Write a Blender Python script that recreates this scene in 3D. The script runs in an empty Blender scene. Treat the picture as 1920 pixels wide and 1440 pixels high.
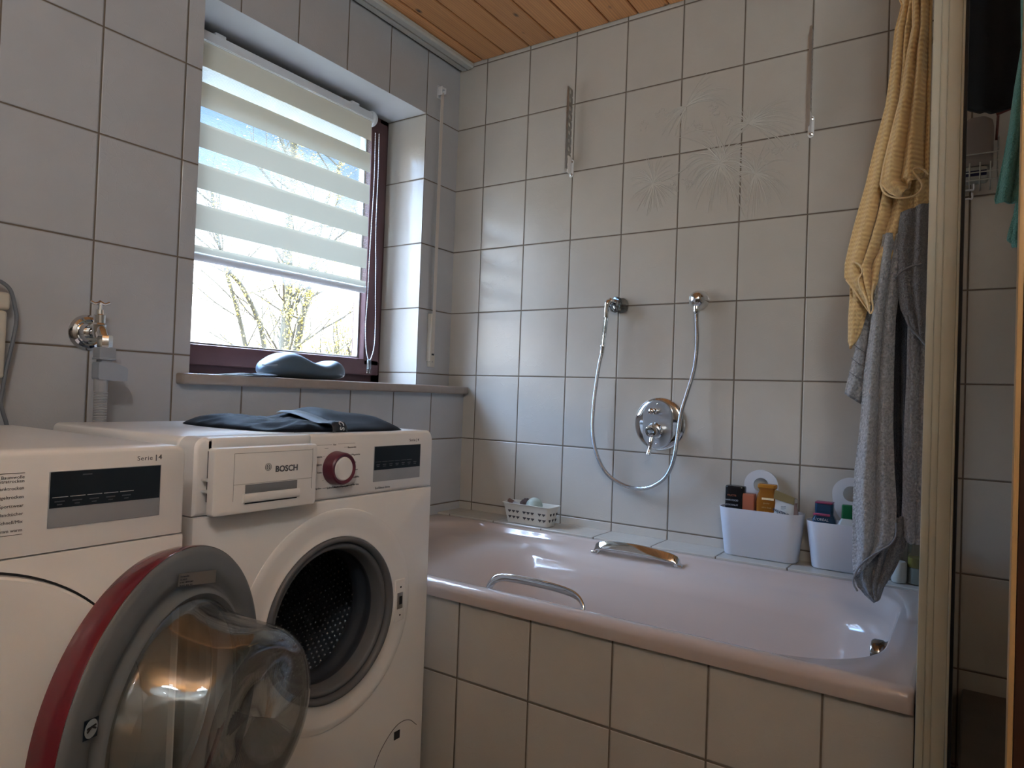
import bpy, bmesh, math, random
from mathutils import Vector, Matrix, noise
random.seed(4)
PI = math.pi
D = bpy.data
SC = bpy.context.scene
COL = SC.collection
V = Vector

# ------------------------------------------------------------------ camera
CAM = V((-2.19517, -1.64861, 0.93643))
FWD = V((0.82980411, 0.5577979, 0.01693068))
RGT = V((0.55699227, -0.82971421, 0.03652319))
UPV = V((-0.03442018, 0.02087684, 0.99918938))
FPX = 1295.2326
cd = D.cameras.new('camera'); cd.lens = 36 * FPX / 1920; cd.sensor_width = 36; cd.clip_start = 0.02; cd.clip_end = 200
cam = D.objects.new('camera', cd); COL.objects.link(cam)
cam.matrix_world = Matrix(((RGT.x, UPV.x, -FWD.x, CAM.x), (RGT.y, UPV.y, -FWD.y, CAM.y), (RGT.z, UPV.z, -FWD.z, CAM.z), (0, 0, 0, 1)))
SC.camera = cam

# ------------------------------------------------------------------ light
EXPOSURE = 1.2
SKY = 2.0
SUN = 1.6
FILL_LAMP = 26.0  # strength of the added fill lamp
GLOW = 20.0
vs = SC.view_settings
vs.view_transform = 'Standard'; vs.look = 'None'; vs.exposure = EXPOSURE; vs.gamma = 1.0; vs.use_curve_mapping = False
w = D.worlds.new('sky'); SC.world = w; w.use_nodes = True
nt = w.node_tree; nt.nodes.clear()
tc = nt.nodes.new('ShaderNodeTexCoord'); sx = nt.nodes.new('ShaderNodeSeparateXYZ'); cr = nt.nodes.new('ShaderNodeValToRGB')
bgn = nt.nodes.new('ShaderNodeBackground'); wo = nt.nodes.new('ShaderNodeOutputWorld')
nt.links.new(tc.outputs['Generated'], sx.inputs[0]); nt.links.new(sx.outputs['Z'], cr.inputs[0])
e = cr.color_ramp.elements
e[0].position = 0.0; e[0].color = (1.0, 1.0, 1.0, 1)
e[1].position = 0.75; e[1].color = (0.50, 0.66, 0.95, 1)
for p_, c_ in ((0.14, (1.0, 1.0, 1.0, 1)), (0.28, (0.17, 0.27, 0.42, 1)), (0.38, (0.10, 0.19, 0.36, 1))):
    q = e.new(p_); q.color = c_
# sky boosted out of view, high up and towards -x, to light the room
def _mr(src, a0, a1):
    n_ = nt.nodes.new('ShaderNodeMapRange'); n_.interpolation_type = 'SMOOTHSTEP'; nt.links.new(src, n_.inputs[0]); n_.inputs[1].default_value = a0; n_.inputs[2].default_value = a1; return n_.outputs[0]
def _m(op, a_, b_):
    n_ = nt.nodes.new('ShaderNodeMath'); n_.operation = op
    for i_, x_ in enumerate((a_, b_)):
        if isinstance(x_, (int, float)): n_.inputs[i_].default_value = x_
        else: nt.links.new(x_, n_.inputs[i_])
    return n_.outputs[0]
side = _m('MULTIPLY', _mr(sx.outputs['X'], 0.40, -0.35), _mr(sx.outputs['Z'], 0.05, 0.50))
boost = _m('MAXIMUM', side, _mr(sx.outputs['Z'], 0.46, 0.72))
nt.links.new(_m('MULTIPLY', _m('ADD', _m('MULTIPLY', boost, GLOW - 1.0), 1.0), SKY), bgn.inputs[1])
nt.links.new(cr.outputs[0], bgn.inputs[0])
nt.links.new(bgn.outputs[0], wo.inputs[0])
sd = D.lights.new('sun', 'SUN'); sd.energy = SUN; sd.angle = 0.01; sd.color = (1.0, 0.93, 0.78)
sun = D.objects.new('sun', sd); COL.objects.link(sun)
sun.rotation_euler = V((0.75, 0.62, -0.55)).to_track_quat('-Z', 'Y').to_euler()   # shines over the house onto the trees outside
pd = D.lights.new('window_portal', 'AREA'); pd.shape = 'RECTANGLE'; pd.size = 0.97; pd.size_y = 1.06; pd.cycles.is_portal = True
po = D.objects.new('window_portal', pd); COL.objects.link(po); po.location = (-0.684, 0.46, 1.49); po.rotation_euler = (-PI / 2, 0, 0)

# ------------------------------------------------------------------ helpers
def on(ax, val, px, py):
    "point of the plane <ax>=val seen through a photograph pixel (measuring aid)"
    d = FWD + RGT * ((px - 960) / FPX) + UPV * ((720 - py) / FPX)
    i = 'xyz'.index(ax); t = (val - CAM[i]) / d[i]
    return CAM + d * t

def shade(ob, angle=0.6):
    me = ob.data
    for p in me.polygons: p.use_smooth = True
    try: me.set_sharp_from_angle(angle=angle)
    except Exception: pass

def obj(name, bm, mats, parent=None, smooth=True, angle=0.6, kind=None):
    me = D.meshes.new(name); bm.normal_update(); bm.to_mesh(me); bm.free()
    if not isinstance(mats, (list, tuple)): mats = [mats]
    for m in mats: me.materials.append(m)
    o = D.objects.new(name, me); COL.objects.link(o)
    if parent is not None:
        o.parent = parent
        off = parent.location.copy(); pp = parent.parent
        while pp is not None: off += pp.location; pp = pp.parent
        o.location = -off
    if smooth: shade(o, angle)
    if kind: o['kind'] = kind
    return o

def thing(name, label, cat, loc=(0, 0, 0), group=None):
    o = D.objects.new(name, None); COL.objects.link(o); o.location = loc; o.empty_display_size = 0.05
    o['label'] = label; o['category'] = cat
    if group: o['group'] = group
    return o

def tag(o, label, cat, group=None):
    o['label'] = label; o['category'] = cat
    if group: o['group'] = group
    return o

def BM(): return bmesh.new()

def merge(bm, t, mi=None):
    me = D.meshes.new('t'); 
    if mi is not None:
        for f in t.faces: f.material_index = mi
    t.to_mesh(me); t.free(); bm.from_mesh(me); D.meshes.remove(me)

def box(bm, x0, x1, y0, y1, z0, z1, bev=0, seg=2, mi=0, mat4=None):
    t = bmesh.new(); bmesh.ops.create_cube(t, size=1)
    sx_, sy_, sz_ = x1 - x0, y1 - y0, z1 - z0
    for v in t.verts: v.co = V(((v.co.x + .5) * sx_ + x0, (v.co.y + .5) * sy_ + y0, (v.co.z + .5) * sz_ + z0))
    if bev: bmesh.ops.bevel(t, geom=t.edges[:], offset=bev, segments=seg, profile=0.5, affect='EDGES')
    bmesh.ops.recalc_face_normals(t, faces=t.faces[:])
    if mat4 is not None: t.transform(mat4)
    merge(bm, t, mi)

def loft(bm, rings, cap0=True, cap1=True, mi=0, closed=True):
    t = bmesh.new(); R = [[t.verts.new(p) for p in r] for r in rings]
    n = len(R[0])
    for a, b in zip(R, R[1:]):
        for i in range(n if closed else n - 1):
            j = (i + 1) % n
            try: t.faces.new((a[i], a[j], b[j], b[i]))
            except ValueError: pass
    if cap0 and closed: t.faces.new(R[0][::-1])
    if cap1 and closed: t.faces.new(R[-1])
    bmesh.ops.recalc_face_normals(t, faces=t.faces[:])
    merge(bm, t, mi)

def tube(bm, pts, r, n=8, mi=0, cap=True, flat=1.0):
    pts = [V(p) for p in pts]
    rs = r if isinstance(r, (list, tuple)) else [r] * len(pts)
    rings = []; up = None
    for i, p in enumerate(pts):
        a = pts[max(i - 1, 0)]; b = pts[min(i + 1, len(pts) - 1)]
        t = (b - a).normalized() if (b - a).length > 1e-9 else V((0, 0, 1))
        if up is None: up = t.orthogonal().normalized()
        else: up = (up - t * up.dot(t)); up = up.normalized() if up.length > 1e-6 else t.orthogonal().normalized()
        s = t.cross(up)
        rings.append([p + up * (math.cos(2 * PI * k / n) * rs[i]) + s * (math.sin(2 * PI * k / n) * rs[i] * flat) for k in range(n)])
    loft(bm, rings, cap, cap, mi)

def spline(pts, k=8):
    pts = [V(p) for p in pts]; out = []
    P = [pts[0] * 2 - pts[1]] + pts + [pts[-1] * 2 - pts[-2]]
    for i in range(1, len(P) - 2):
        a, b, c, d = P[i - 1:i + 3]
        for j in range(k):
            t = j / k
            out.append(0.5 * ((2 * b) + (c - a) * t + (2 * a - 5 * b + 4 * c - d) * t * t + (3 * b - a - 3 * c + d) * t ** 3))
    out.append(pts[-1]); return out

def lathe(bm, org, axis, prof, n=48, mi=0, cap0=False, cap1=False, sx=1.0):
    "prof: list of (radius, height along axis)"
    org = V(org); ax = V(axis).normalized()
    u = ax.cross(V((0, 0, 1)));  u = u.normalized() if u.length > 1e-4 else V((1, 0, 0))
    v = ax.cross(u)
    rings = [[org + ax * h + u * (math.cos(2 * PI * k / n) * max(r, 1e-5) * sx) + v * (math.sin(2 * PI * k / n) * max(r, 1e-5)) for k in range(n)] for r, h in prof]
    loft(bm, rings, cap0, cap1, mi)

def rrect(x0, x1, y0, y1, r, z=0.0, cs=6, ss=4):
    r = min(r, (x1 - x0) / 2 - 1e-4, (y1 - y0) / 2 - 1e-4); out = []
    cx = ((x1 - r, y1 - r, 0), (x0 + r, y1 - r, 90), (x0 + r, y0 + r, 180), (x1 - r, y0 + r, 270))
    cor = [[(a + r * math.cos(math.radians(d + 90 * k / cs)), b + r * math.sin(math.radians(d + 90 * k / cs))) for k in range(cs + 1)] for a, b, d in cx]
    for i in range(4):
        out += cor[i]; p = cor[i][-1]; q = cor[(i + 1) % 4][0]
        for k in range(1, ss): out.append((p[0] + (q[0] - p[0]) * k / ss, p[1] + (q[1] - p[1]) * k / ss))
    return [V((a, b, z)) for a, b in out]

def text(body, size, org, ud, vd, mat, parent, name='lettering', align='LEFT', ext=0.0002, space=1.0, bold=0.0):
    cu = D.curves.new('t', 'FONT'); cu.body = body; cu.size = size; cu.align_x = align; cu.extrude = ext; cu.offset = bold; cu.resolution_u = 3
    cu.space_character = space
    o = D.objects.new('t', cu); COL.objects.link(o)
    dg = bpy.context.evaluated_depsgraph_get(); me = D.meshes.new_from_object(o.evaluated_get(dg))
    D.objects.remove(o); D.curves.remove(cu)
    ud = V(ud).normalized(); vd = V(vd).normalized(); nd = ud.cross(vd)
    for v in me.vertices: v.co = V(org) + ud * v.co.x + vd * v.co.y + nd * v.co.z
    bm = bmesh.new(); bm.from_mesh(me); D.meshes.remove(me)
    for f in bm.faces: f.material_index = 0
    return obj(name, bm, mat, parent, smooth=False)

# ------------------------------------------------------------------ materials
def newmat(name):
    m = D.materials.new(name); m.use_nodes = True
    b = m.node_tree.nodes['Principled BSDF']; return m, m.node_tree, b

def N(nt, typ, **kw):
    n = nt.nodes.new(typ)
    for k, v in kw.items(): setattr(n, k, v)
    return n

def mth(nt, op, a, b=None, c=None):
    n = nt.nodes.new('ShaderNodeMath'); n.operation = op
    for i, x in enumerate((a, b, c)):
        if x is None: continue
        if isinstance(x, (int, float)): n.inputs[i].default_value = x
        else: nt.links.new(x, n.inputs[i])
    return n.outputs[0]

def mixc(nt, fac, a, b, mode='MIX'):
    n = nt.nodes.new('ShaderNodeMix'); n.data_type = 'RGBA'; n.blend_type = mode
    for s, x in ((n.inputs[0], fac), (n.inputs[6], a), (n.inputs[7], b)):
        if isinstance(x, (int, float)): s.default_value = x
        elif isinstance(x, tuple): s.default_value = x if len(x) == 4 else x + (1,)
        else: nt.links.new(x, s)
    return n.outputs[2]

def simple(name, col, rough=0.5, metal=0.0, noise_s=0, noise_a=0.06, bump=0, bscale=200, spec=0.5, coat=0, trans=0, ior=1.45, sheen=0, sss=0):
    m, nt, b = newmat(name)
    b.inputs['Base Color'].default_value = col + (1,); b.inputs['Roughness'].default_value = rough; b.inputs['Metallic'].default_value = metal
    b.inputs['Specular IOR Level'].default_value = spec; b.inputs['Coat Weight'].default_value = coat
    b.inputs['Transmission Weight'].default_value = trans; b.inputs['IOR'].default_value = ior; b.inputs['Sheen Weight'].default_value = sheen
    t = N(nt, 'ShaderNodeTexCoord')
    if noise_s:
        n = N(nt, 'ShaderNodeTexNoise'); n.inputs['Scale'].default_value = noise_s; n.inputs['Detail'].default_value = 4
        nt.links.new(t.outputs['Object'], n.inputs['Vector'])
        f = mth(nt, 'MULTIPLY_ADD', n.outputs[0], 2 * noise_a, 1 - noise_a)
        c = mixc(nt, 1.0, col, f, 'MULTIPLY'); nt.links.new(c, b.inputs['Base Color'])
    if bump:
        n = N(nt, 'ShaderNodeTexNoise'); n.inputs['Scale'].default_value = bscale; n.inputs['Detail'].default_value = 3
        nt.links.new(t.outputs['Object'], n.inputs['Vector'])
        bp = N(nt, 'ShaderNodeBump'); bp.inputs['Strength'].default_value = bump; bp.inputs['Distance'].default_value = 0.002
        nt.links.new(n.outputs[0], bp.inputs['Height']); nt.links.new(bp.outputs[0], b.inputs['Normal'])
    return m

TW, TH, TZ = 0.203, 0.2506, 1.011

def tile_mat(name, ua, u0, va='z', v0=TZ, W=TW, H=TH, col=(0.52, 0.485, 0.43), grout=(0.15, 0.115, 0.085), g=0.0038, rough=0.2, nou=False, nov=False):
    m, nt, b = newmat(name)
    t = N(nt, 'ShaderNodeTexCoord'); s = N(nt, 'ShaderNodeSeparateXYZ'); nt.links.new(t.outputs['Object'], s.inputs[0])
    def axis(a, o, P):
        x = mth(nt, 'DIVIDE', mth(nt, 'SUBTRACT', s.outputs[a.upper()], o), P)
        fl = mth(nt, 'FLOOR', x); fr = mth(nt, 'FRACT', x)
        d = mth(nt, 'MULTIPLY', mth(nt, 'MINIMUM', fr, mth(nt, 'SUBTRACT', 1.0, fr)), P)
        return fl, d
    fu, du = axis(ua, u0, W); fv, dv = axis(va, v0, H)
    if nou: dm = dv
    elif nov: dm = du
    else: dm = mth(nt, 'MINIMUM', du, dv)
    gm = N(nt, 'ShaderNodeMapRange'); gm.interpolation_type = 'SMOOTHSTEP'
    nt.links.new(dm, gm.inputs[0]); gm.inputs[1].default_value = g * .5 - .0006; gm.inputs[2].default_value = g * .5 + .0008
    cx = N(nt, 'ShaderNodeCombineXYZ'); nt.links.new(fu, cx.inputs[0]); nt.links.new(fv, cx.inputs[1])
    wn = N(nt, 'ShaderNodeTexWhiteNoise'); wn.noise_dimensions = '3D'; nt.links.new(cx.outputs[0], wn.inputs[0])
    n1 = N(nt, 'ShaderNodeTexNoise'); n1.inputs['Scale'].default_value = 9; n1.inputs['Detail'].default_value = 6; nt.links.new(t.outputs['Object'], n1.inputs['Vector'])
    f = mth(nt, 'ADD', mth(nt, 'MULTIPLY', wn.outputs[0], 0.05), mth(nt, 'MULTIPLY_ADD', n1.outputs[0], 0.14, 0.90))
    tcol = mixc(nt, 1.0, col, f, 'MULTIPLY')
    n2 = N(nt, 'ShaderNodeTexNoise'); n2.inputs['Scale'].default_value = 60; nt.links.new(t.outputs['Object'], n2.inputs['Vector'])
    gcol = mixc(nt, n2.outputs[0], tuple(c * .75 for c in grout), tuple(c * 1.25 for c in grout))
    nt.links.new(mixc(nt, gm.outputs[0], gcol, tcol), b.inputs['Base Color'])
    nt.links.new(mth(nt, 'MULTIPLY_ADD', gm.outputs[0], rough - .85, .85), b.inputs['Roughness'])
    # fine scratched, wavy glaze and the sunk joint
    vo = N(nt, 'ShaderNodeTexVoronoi'); vo.feature = 'DISTANCE_TO_EDGE'; vo.inputs['Scale'].default_value = 26
    nd = N(nt, 'ShaderNodeTexNoise'); nd.inputs['Scale'].default_value = 14; nd.inputs['Detail'].default_value = 2; nt.links.new(t.outputs['Object'], nd.inputs['Vector'])
    vm = N(nt, 'ShaderNodeVectorMath'); vm.operation = 'MULTIPLY_ADD'; nt.links.new(nd.outputs[1], vm.inputs[0]); vm.inputs[1].default_value = (.12, .12, .12)
    nt.links.new(t.outputs['Object'], vm.inputs[2]); nt.links.new(vm.outputs[0], vo.inputs['Vector'])
    ed = N(nt, 'ShaderNodeMapRange'); nt.links.new(vo.outputs[0], ed.inputs[0]); ed.inputs[1].default_value = 0; ed.inputs[2].default_value = .05; ed.inputs[3].default_value = 1; ed.inputs[4].default_value = 0
    pm = mth(nt, 'MULTIPLY', ed.outputs[0], mth(nt, 'GREATER_THAN', n1.outputs[0], .5))
    b1 = N(nt, 'ShaderNodeBump'); b1.inputs['Strength'].default_value = .25; b1.inputs['Distance'].default_value = .0006; nt.links.new(pm, b1.inputs['Height'])
    n3 = N(nt, 'ShaderNodeTexNoise'); n3.inputs['Scale'].default_value = 5; n3.inputs['Detail'].default_value = 3; nt.links.new(t.outputs['Object'], n3.inputs['Vector'])
    b3 = N(nt, 'ShaderNodeBump'); b3.inputs['Strength'].default_value = .35; b3.inputs['Distance'].default_value = .008; nt.links.new(n3.outputs[0], b3.inputs['Height']); nt.links.new(b1.outputs[0], b3.inputs['Normal'])
    gw = N(nt, 'ShaderNodeMapRange'); gw.interpolation_type = 'SMOOTHSTEP'; nt.links.new(dm, gw.inputs[0]); gw.inputs[1].default_value = g * .4; gw.inputs[2].default_value = g * .5 + .0022
    b2 = N(nt, 'ShaderNodeBump'); b2.inputs['Strength'].default_value = .9; b2.inputs['Distance'].default_value = .0016; nt.links.new(gw.outputs[0], b2.inputs['Height']); nt.links.new(b3.outputs[0], b2.inputs['Normal'])
    nt.links.new(b2.outputs[0], b.inputs['Normal'])
    return m

CL = -1.6189
M = {}
M['tile_r'] = tile_mat('tile_right', 'y', 0.0)
M['tile_w'] = tile_mat('tile_window_wall', 'x', CL, col=(.465, .472, .488))  # same tile as the right wall; bluish glare put into its colour
M['tile_rev'] = tile_mat('tile_reveal', 'y', -9, nou=True)
M['tile_pan'] = tile_mat('tile_panel', 'y', -0.623, v0=.250)
M['tile_ledge'] = tile_mat('tile_ledge', 'y', 0.0, nov=True)
M['tile_floor'] = tile_mat('tile_floor', 'x', 0, va='y', v0=0, W=.3, H=.3, col=(.11, .10, .09), grout=(.05, .045, .04))
M['white_paint'] = simple('white_paint', (.74, .76, .77), .6, noise_s=20, noise_a=.03, bump=.15, bscale=300)
M['chrome'] = simple('chrome', (.78, .79, .80), .05, 1.0, noise_s=6, noise_a=.03)
M['chrome_soft'] = simple('brushed_chrome', (.62, .64, .67), .28, 1.0, noise_s=40, noise_a=.05)
M['steel'] = simple('galvanised_steel', (.45, .44, .42), .35, 1.0, noise_s=80, noise_a=.15)
M['white_enamel'] = simple('white_enamel', (.88, .87, .86), .28, noise_s=5, noise_a=.02, coat=.3)
M['white_plastic'] = simple('white_plastic', (.68, .69, .71), .38, noise_s=8, noise_a=.03)
M['grey_print'] = simple('grey_print', (.10, .10, .11), .5, noise_s=50, noise_a=.1)
M['display'] = simple('display_glass', (.018, .026, .036), .12, noise_s=3, noise_a=.1)
M['silver_strip'] = simple('silver_strip', (.36, .38, .41), .35, noise_s=30, noise_a=.05)
M['light_print'] = simple('pale_print', (.5, .52, .55), .5, noise_s=30, noise_a=.05)
M['maroon'] = simple('maroon_plastic', (.13, .028, .05), .35, noise_s=20, noise_a=.08)
M['red_rim'] = simple('red_rim', (.155, .016, .028), .18, noise_s=5, noise_a=.05, coat=.4)
M['door_grey'] = simple('grey_door_plastic', (.17, .185, .20), .42, noise_s=30, noise_a=.05)
M['rubber'] = simple('grey_rubber', (.12, .125, .135), .45, noise_s=20, noise_a=.06)
M['dark'] = simple('dark_cavity', (.012, .014, .018), .5, noise_s=20, noise_a=.2)
M['wood_dark'] = simple('mahogany', (.085, .038, .040), .6, noise_s=12, noise_a=.2, bump=.1, bscale=60)
M['sill'] = simple('sill_stone', (.33, .27, .235), .3, noise_s=45, noise_a=.14)
M['tub'] = simple('tub_enamel', (.50, .415, .37), .13, noise_s=3, noise_a=.02, coat=.5)
M['cream'] = simple('cream_aluminium', (.60, .57, .45), .4, noise_s=40, noise_a=.04)
M['rail'] = simple('cream_rail', (.55, .53, .47), .45, noise_s=30, noise_a=.04)
M['black'] = simple('black_gasket', (.006, .006, .007), .6, noise_s=20, noise_a=.2)
M['acrylic'] = simple('frosted_acrylic', (.5, .52, .5), .5, noise_s=10, noise_a=.05, trans=.3)
M['strap'] = simple('shutter_strap', (.60, .55, .50), .8, bump=.4, bscale=900, noise_s=60)
M['ivory'] = simple('ivory_plastic', (.56, .52, .44), .4, noise_s=20, noise_a=.04)
M['cable'] = simple('grey_cable', (.15, .165, .19), .5, noise_s=30, noise_a=.05)
M['grey_plastic'] = simple('grey_plastic', (.30, .33, .37), .4, noise_s=30, noise_a=.04)
M['hose'] = simple('hose_plastic', (.38, .39, .41), .5, noise_s=30, noise_a=.04)
M['tray'] = simple('shower_tray_shaded', (.12, .105, .085), .5, noise_s=14, noise_a=.25)  # beige tray; the shade in the shower is put into this dark colour
M['bark'] = simple('bark', (.045, .036, .02), .9, noise_s=14, noise_a=.4)
M['catkin'] = simple('yellow_catkins', (.33, .24, .035), .8, noise_s=10, noise_a=.25)

# clear pane: reflection by the angle, straight transmission
def clear(name, tint, refl=0.12, rough=0.02, edge=0.55):
    m = D.materials.new(name); m.use_nodes = True; nt = m.node_tree; nt.nodes.clear()
    o = N(nt, 'ShaderNodeOutputMaterial'); t = N(nt, 'ShaderNodeBsdfTransparent'); g = N(nt, 'ShaderNodeBsdfGlossy'); x = N(nt, 'ShaderNodeMixShader')
    lw = N(nt, 'ShaderNodeLayerWeight'); lw.inputs[0].default_value = .35
    tc = N(nt, 'ShaderNodeTexCoord'); n = N(nt, 'ShaderNodeTexNoise'); n.inputs['Scale'].default_value = 8; nt.links.new(tc.outputs['Object'], n.inputs['Vector'])
    nt.links.new(mixc(nt, n.outputs[0], tint, tuple(min(1, c * 1.03) for c in tint)), t.inputs[0]); g.inputs[1].default_value = rough
    f = mth(nt, 'MULTIPLY_ADD', lw.outputs['Fresnel'], edge, refl * .3)
    nt.links.new(f, x.inputs[0]); nt.links.new(t.outputs[0], x.inputs[1]); nt.links.new(g.outputs[0], x.inputs[2]); nt.links.new(x.outputs[0], o.inputs[0])
    return m
M['pane'] = clear('window_glass', (.96, .98, .98), .1, .01, .3)
M['door_glass'] = clear('door_glass', (.94, .95, .95), .06, .02, .3)
M['clear_plastic'] = clear('clear_plastic', (.80, .83, .84), .15, .05, .9)
M['bottle_clear'] = clear('clear_bottle', (.82, .84, .78), .1, .05, .6)

# ceiling boards
m, nt, b = newmat('pine_boards'); M['pine'] = m
t = N(nt, 'ShaderNodeTexCoord'); s = N(nt, 'ShaderNodeSeparateXYZ'); nt.links.new(t.outputs['Object'], s.inputs[0])
PB = 0.112
bi = mth(nt, 'FLOOR', mth(nt, 'DIVIDE', mth(nt, 'SUBTRACT', s.outputs['Y'], 0.025), PB))
wn = N(nt, 'ShaderNodeTexWhiteNoise'); wn.noise_dimensions = '1D'; nt.links.new(bi, wn.inputs['W'])
mp = N(nt, 'ShaderNodeCombineXYZ'); nt.links.new(mth(nt, 'ADD', mth(nt, 'MULTIPLY', s.outputs['X'], 1.2), mth(nt, 'MULTIPLY', wn.outputs[0], 40)), mp.inputs[0])
nt.links.new(mth(nt, 'MULTIPLY', s.outputs['Y'], 22), mp.inputs[1]); nt.links.new(wn.outputs[0], mp.inputs[2])
n = N(nt, 'ShaderNodeTexNoise'); n.inputs['Scale'].default_value = 3; n.inputs['Detail'].default_value = 5; n.inputs['Distortion'].default_value = .6; nt.links.new(mp.outputs[0], n.inputs['Vector'])
wv = N(nt, 'ShaderNodeTexWave'); wv.inputs['Scale'].default_value = 1.6; wv.inputs['Distortion'].default_value = 6; wv.inputs['Detail'].default_value = 2; wv.bands_direction = 'Y'; nt.links.new(mp.outputs[0], wv.inputs['Vector'])
g = mth(nt, 'ADD', mth(nt, 'MULTIPLY', n.outputs[0], .7), mth(nt, 'MULTIPLY', wv.outputs[0], .3))
c = mixc(nt, g, (.50, .20, .07), (.92, .45, .17))
k = N(nt, 'ShaderNodeTexVoronoi'); k.inputs['Scale'].default_value = 5.5; k.inputs['Randomness'].default_value = 1.0
km = N(nt, 'ShaderNodeCombineXYZ'); nt.links.new(mth(nt, 'MULTIPLY', s.outputs['X'], .8), km.inputs[0]); nt.links.new(mth(nt, 'MULTIPLY', s.outputs['Y'], 1.6), km.inputs[1]); nt.links.new(km.outputs[0], k.inputs['Vector'])
kr = N(nt, 'ShaderNodeMapRange'); nt.links.new(k.outputs[0], kr.inputs[0]); kr.inputs[1].default_value = .03; kr.inputs[2].default_value = .09
c = mixc(nt, kr.outputs[0], (.05, .02, .01), c)
br = mth(nt, 'MULTIPLY_ADD', wn.outputs[0], .5, .72)
nt.links.new(mixc(nt, 1.0, c, br, 'MULTIPLY'), b.inputs['Base Color']); b.inputs['Roughness'].default_value = .4

# towel cloths: woven relief
def towel_mat(name, col, cell=0, fuzz=420, dist=.004, dark=.5, bands=None):
    m, nt, b = newmat(name)
    t = N(nt, 'ShaderNodeTexCoord')
    n = N(nt, 'ShaderNodeTexNoise'); n.inputs['Scale'].default_value = fuzz; n.inputs['Detail'].default_value = 3; nt.links.new(t.outputs['Object'], n.inputs['Vector'])
    h = n.outputs[0]
    if cell:
        s = N(nt, 'ShaderNodeSeparateXYZ'); nt.links.new(t.outputs['UV'], s.inputs[0])
        a = mth(nt, 'SINE', mth(nt, 'MULTIPLY', s.outputs[0], 2 * PI / cell))
        z = mth(nt, 'SINE', mth(nt, 'ADD', mth(nt, 'MULTIPLY', s.outputs[1], 2 * PI / cell / .8), mth(nt, 'MULTIPLY', a, 1.6)))
        h = mth(nt, 'ADD', mth(nt, 'MULTIPLY', n.outputs[0], .25), mth(nt, 'MULTIPLY_ADD', mth(nt, 'MULTIPLY', a, z), .25, .4))
    cc = mixc(nt, h, tuple(x * dark for x in col), tuple(min(1, x * 1.3) for x in col))
    nt.links.new(cc, b.inputs['Base Color']); b.inputs['Roughness'].default_value = .95; b.inputs['Sheen Weight'].default_value = .3
    b.inputs['Specular IOR Level'].default_value = .1
    bp = N(nt, 'ShaderNodeBump'); bp.inputs['Strength'].default_value = 1; bp.inputs['Distance'].default_value = dist
    nt.links.new(h, bp.inputs['Height']); nt.links.new(bp.outputs[0], b.inputs['Normal'])
    return m
M['orange_towel'] = towel_mat('orange_towel', (1.0, .60, .30), cell=.013, fuzz=500, dist=.003, dark=.66)
M['orange_hem'] = simple('orange_hem', (.95, .72, .42), .9, noise_s=200, noise_a=.1)
M['grey_towel'] = towel_mat('grey_towel', (.56, .57, .60), fuzz=190, dist=.007, dark=.30)
M['grey_hem'] = simple('grey_hem', (.24, .245, .265), .85, noise_s=200, noise_a=.1)
M['teal_towel'] = towel_mat('teal_towel', (.20, .50, .45), fuzz=380, dist=.004, dark=.45)

# ================================================================== ROOM
DF, DB = .0597, .1386            # window wall: near plane / far plane
YEND, XL = -3.0, -3.0
bm = BM()
box(bm, XL, -1.168, DF, .45, 0, 2.42, mi=0)
box(bm, -1.168, 0, DF, .45, 0, .935, mi=0)
box(bm, -1.168, 0, DB, .45, 2.016, 2.42, mi=0)
box(bm, -.199, 0, DB, .45, .935, 2.016, mi=0)
o = obj('wall_back', bm, [M['tile_w'], M['tile_rev'], M['white_paint']], smooth=False, kind='structure')
for p in o.data.polygons:
    if abs(p.normal.x) > .5: p.material_index = 1
    if p.normal.z < -.5 and abs(p.center.z - 2.016) < .01: p.material_index = 2
bm = BM(); box(bm, 0, .2, YEND, .45, 0, 2.42)
wall_right = obj('wall_right', bm, M['tile_r'], smooth=False, kind='structure')
bm = BM(); box(bm, XL - .15, XL, YEND, .45, 0, 2.42); obj('wall_left', bm, tile_mat('tile_left', 'y', 0.0), smooth=False, kind='structure')
bm = BM(); box(bm, XL, 0, YEND - .15, YEND, 0, 2.42); obj('wall_front', bm, tile_mat('tile_front', 'x', 0.0), smooth=False, kind='structure')
bm = BM(); box(bm, XL, 0, YEND, .45, -.1, 0); obj('floor', bm, M['tile_floor'], smooth=False, kind='structure')
bm = BM()
box(bm, XL - .15, .2, YEND - .15, .45, 2.290, 2.5, mi=0)
k = 0; y = .025 + PB * 2
while y > YEND:
    box(bm, XL, -.001, y - PB + .002, y - .002, 2.278, 2.295, bev=.003, seg=1); y -= PB
ceil = obj('ceiling', bm, M['pine'], smooth=False, kind='structure')
for v in ceil.data.vertices:
    v.co.y = min(v.co.y, .45)
# cream curtain rail in the angle of ceiling and window wall
bm = BM()
prof = [(.136, 2.262), (.136, 2.277), (.070, 2.277), (.066, 2.272), (.066, 2.262), (.072, 2.256), (.094, 2.254), (.096, 2.262), (.099, 2.262), (.101, 2.254), (.122, 2.254), (.126, 2.256), (.128, 2.262)]
loft(bm, [[V((x, a, c)) for a, c in prof] for x in (-1.16, -.006)])
obj('trim_1', bm, M['rail'], smooth=False, kind='structure')
bm = BM(); box(bm, -.012, -.001, -.001, .0, 0, .001); bm.free()

# tiled ledge behind the tub and tiled apron in front of it
bm = BM(); box(bm, -.135, 0, -1.577, DF, .30, .480, bev=.0015, seg=1)
obj('trim_2', bm, M['tile_ledge'], smooth=False, kind='structure')
bm = BM(); box(bm, -.8617, -.80, -1.575, DF, 0, .434)
obj('trim_3', bm, M['tile_pan'], smooth=False, kind='structure')

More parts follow.
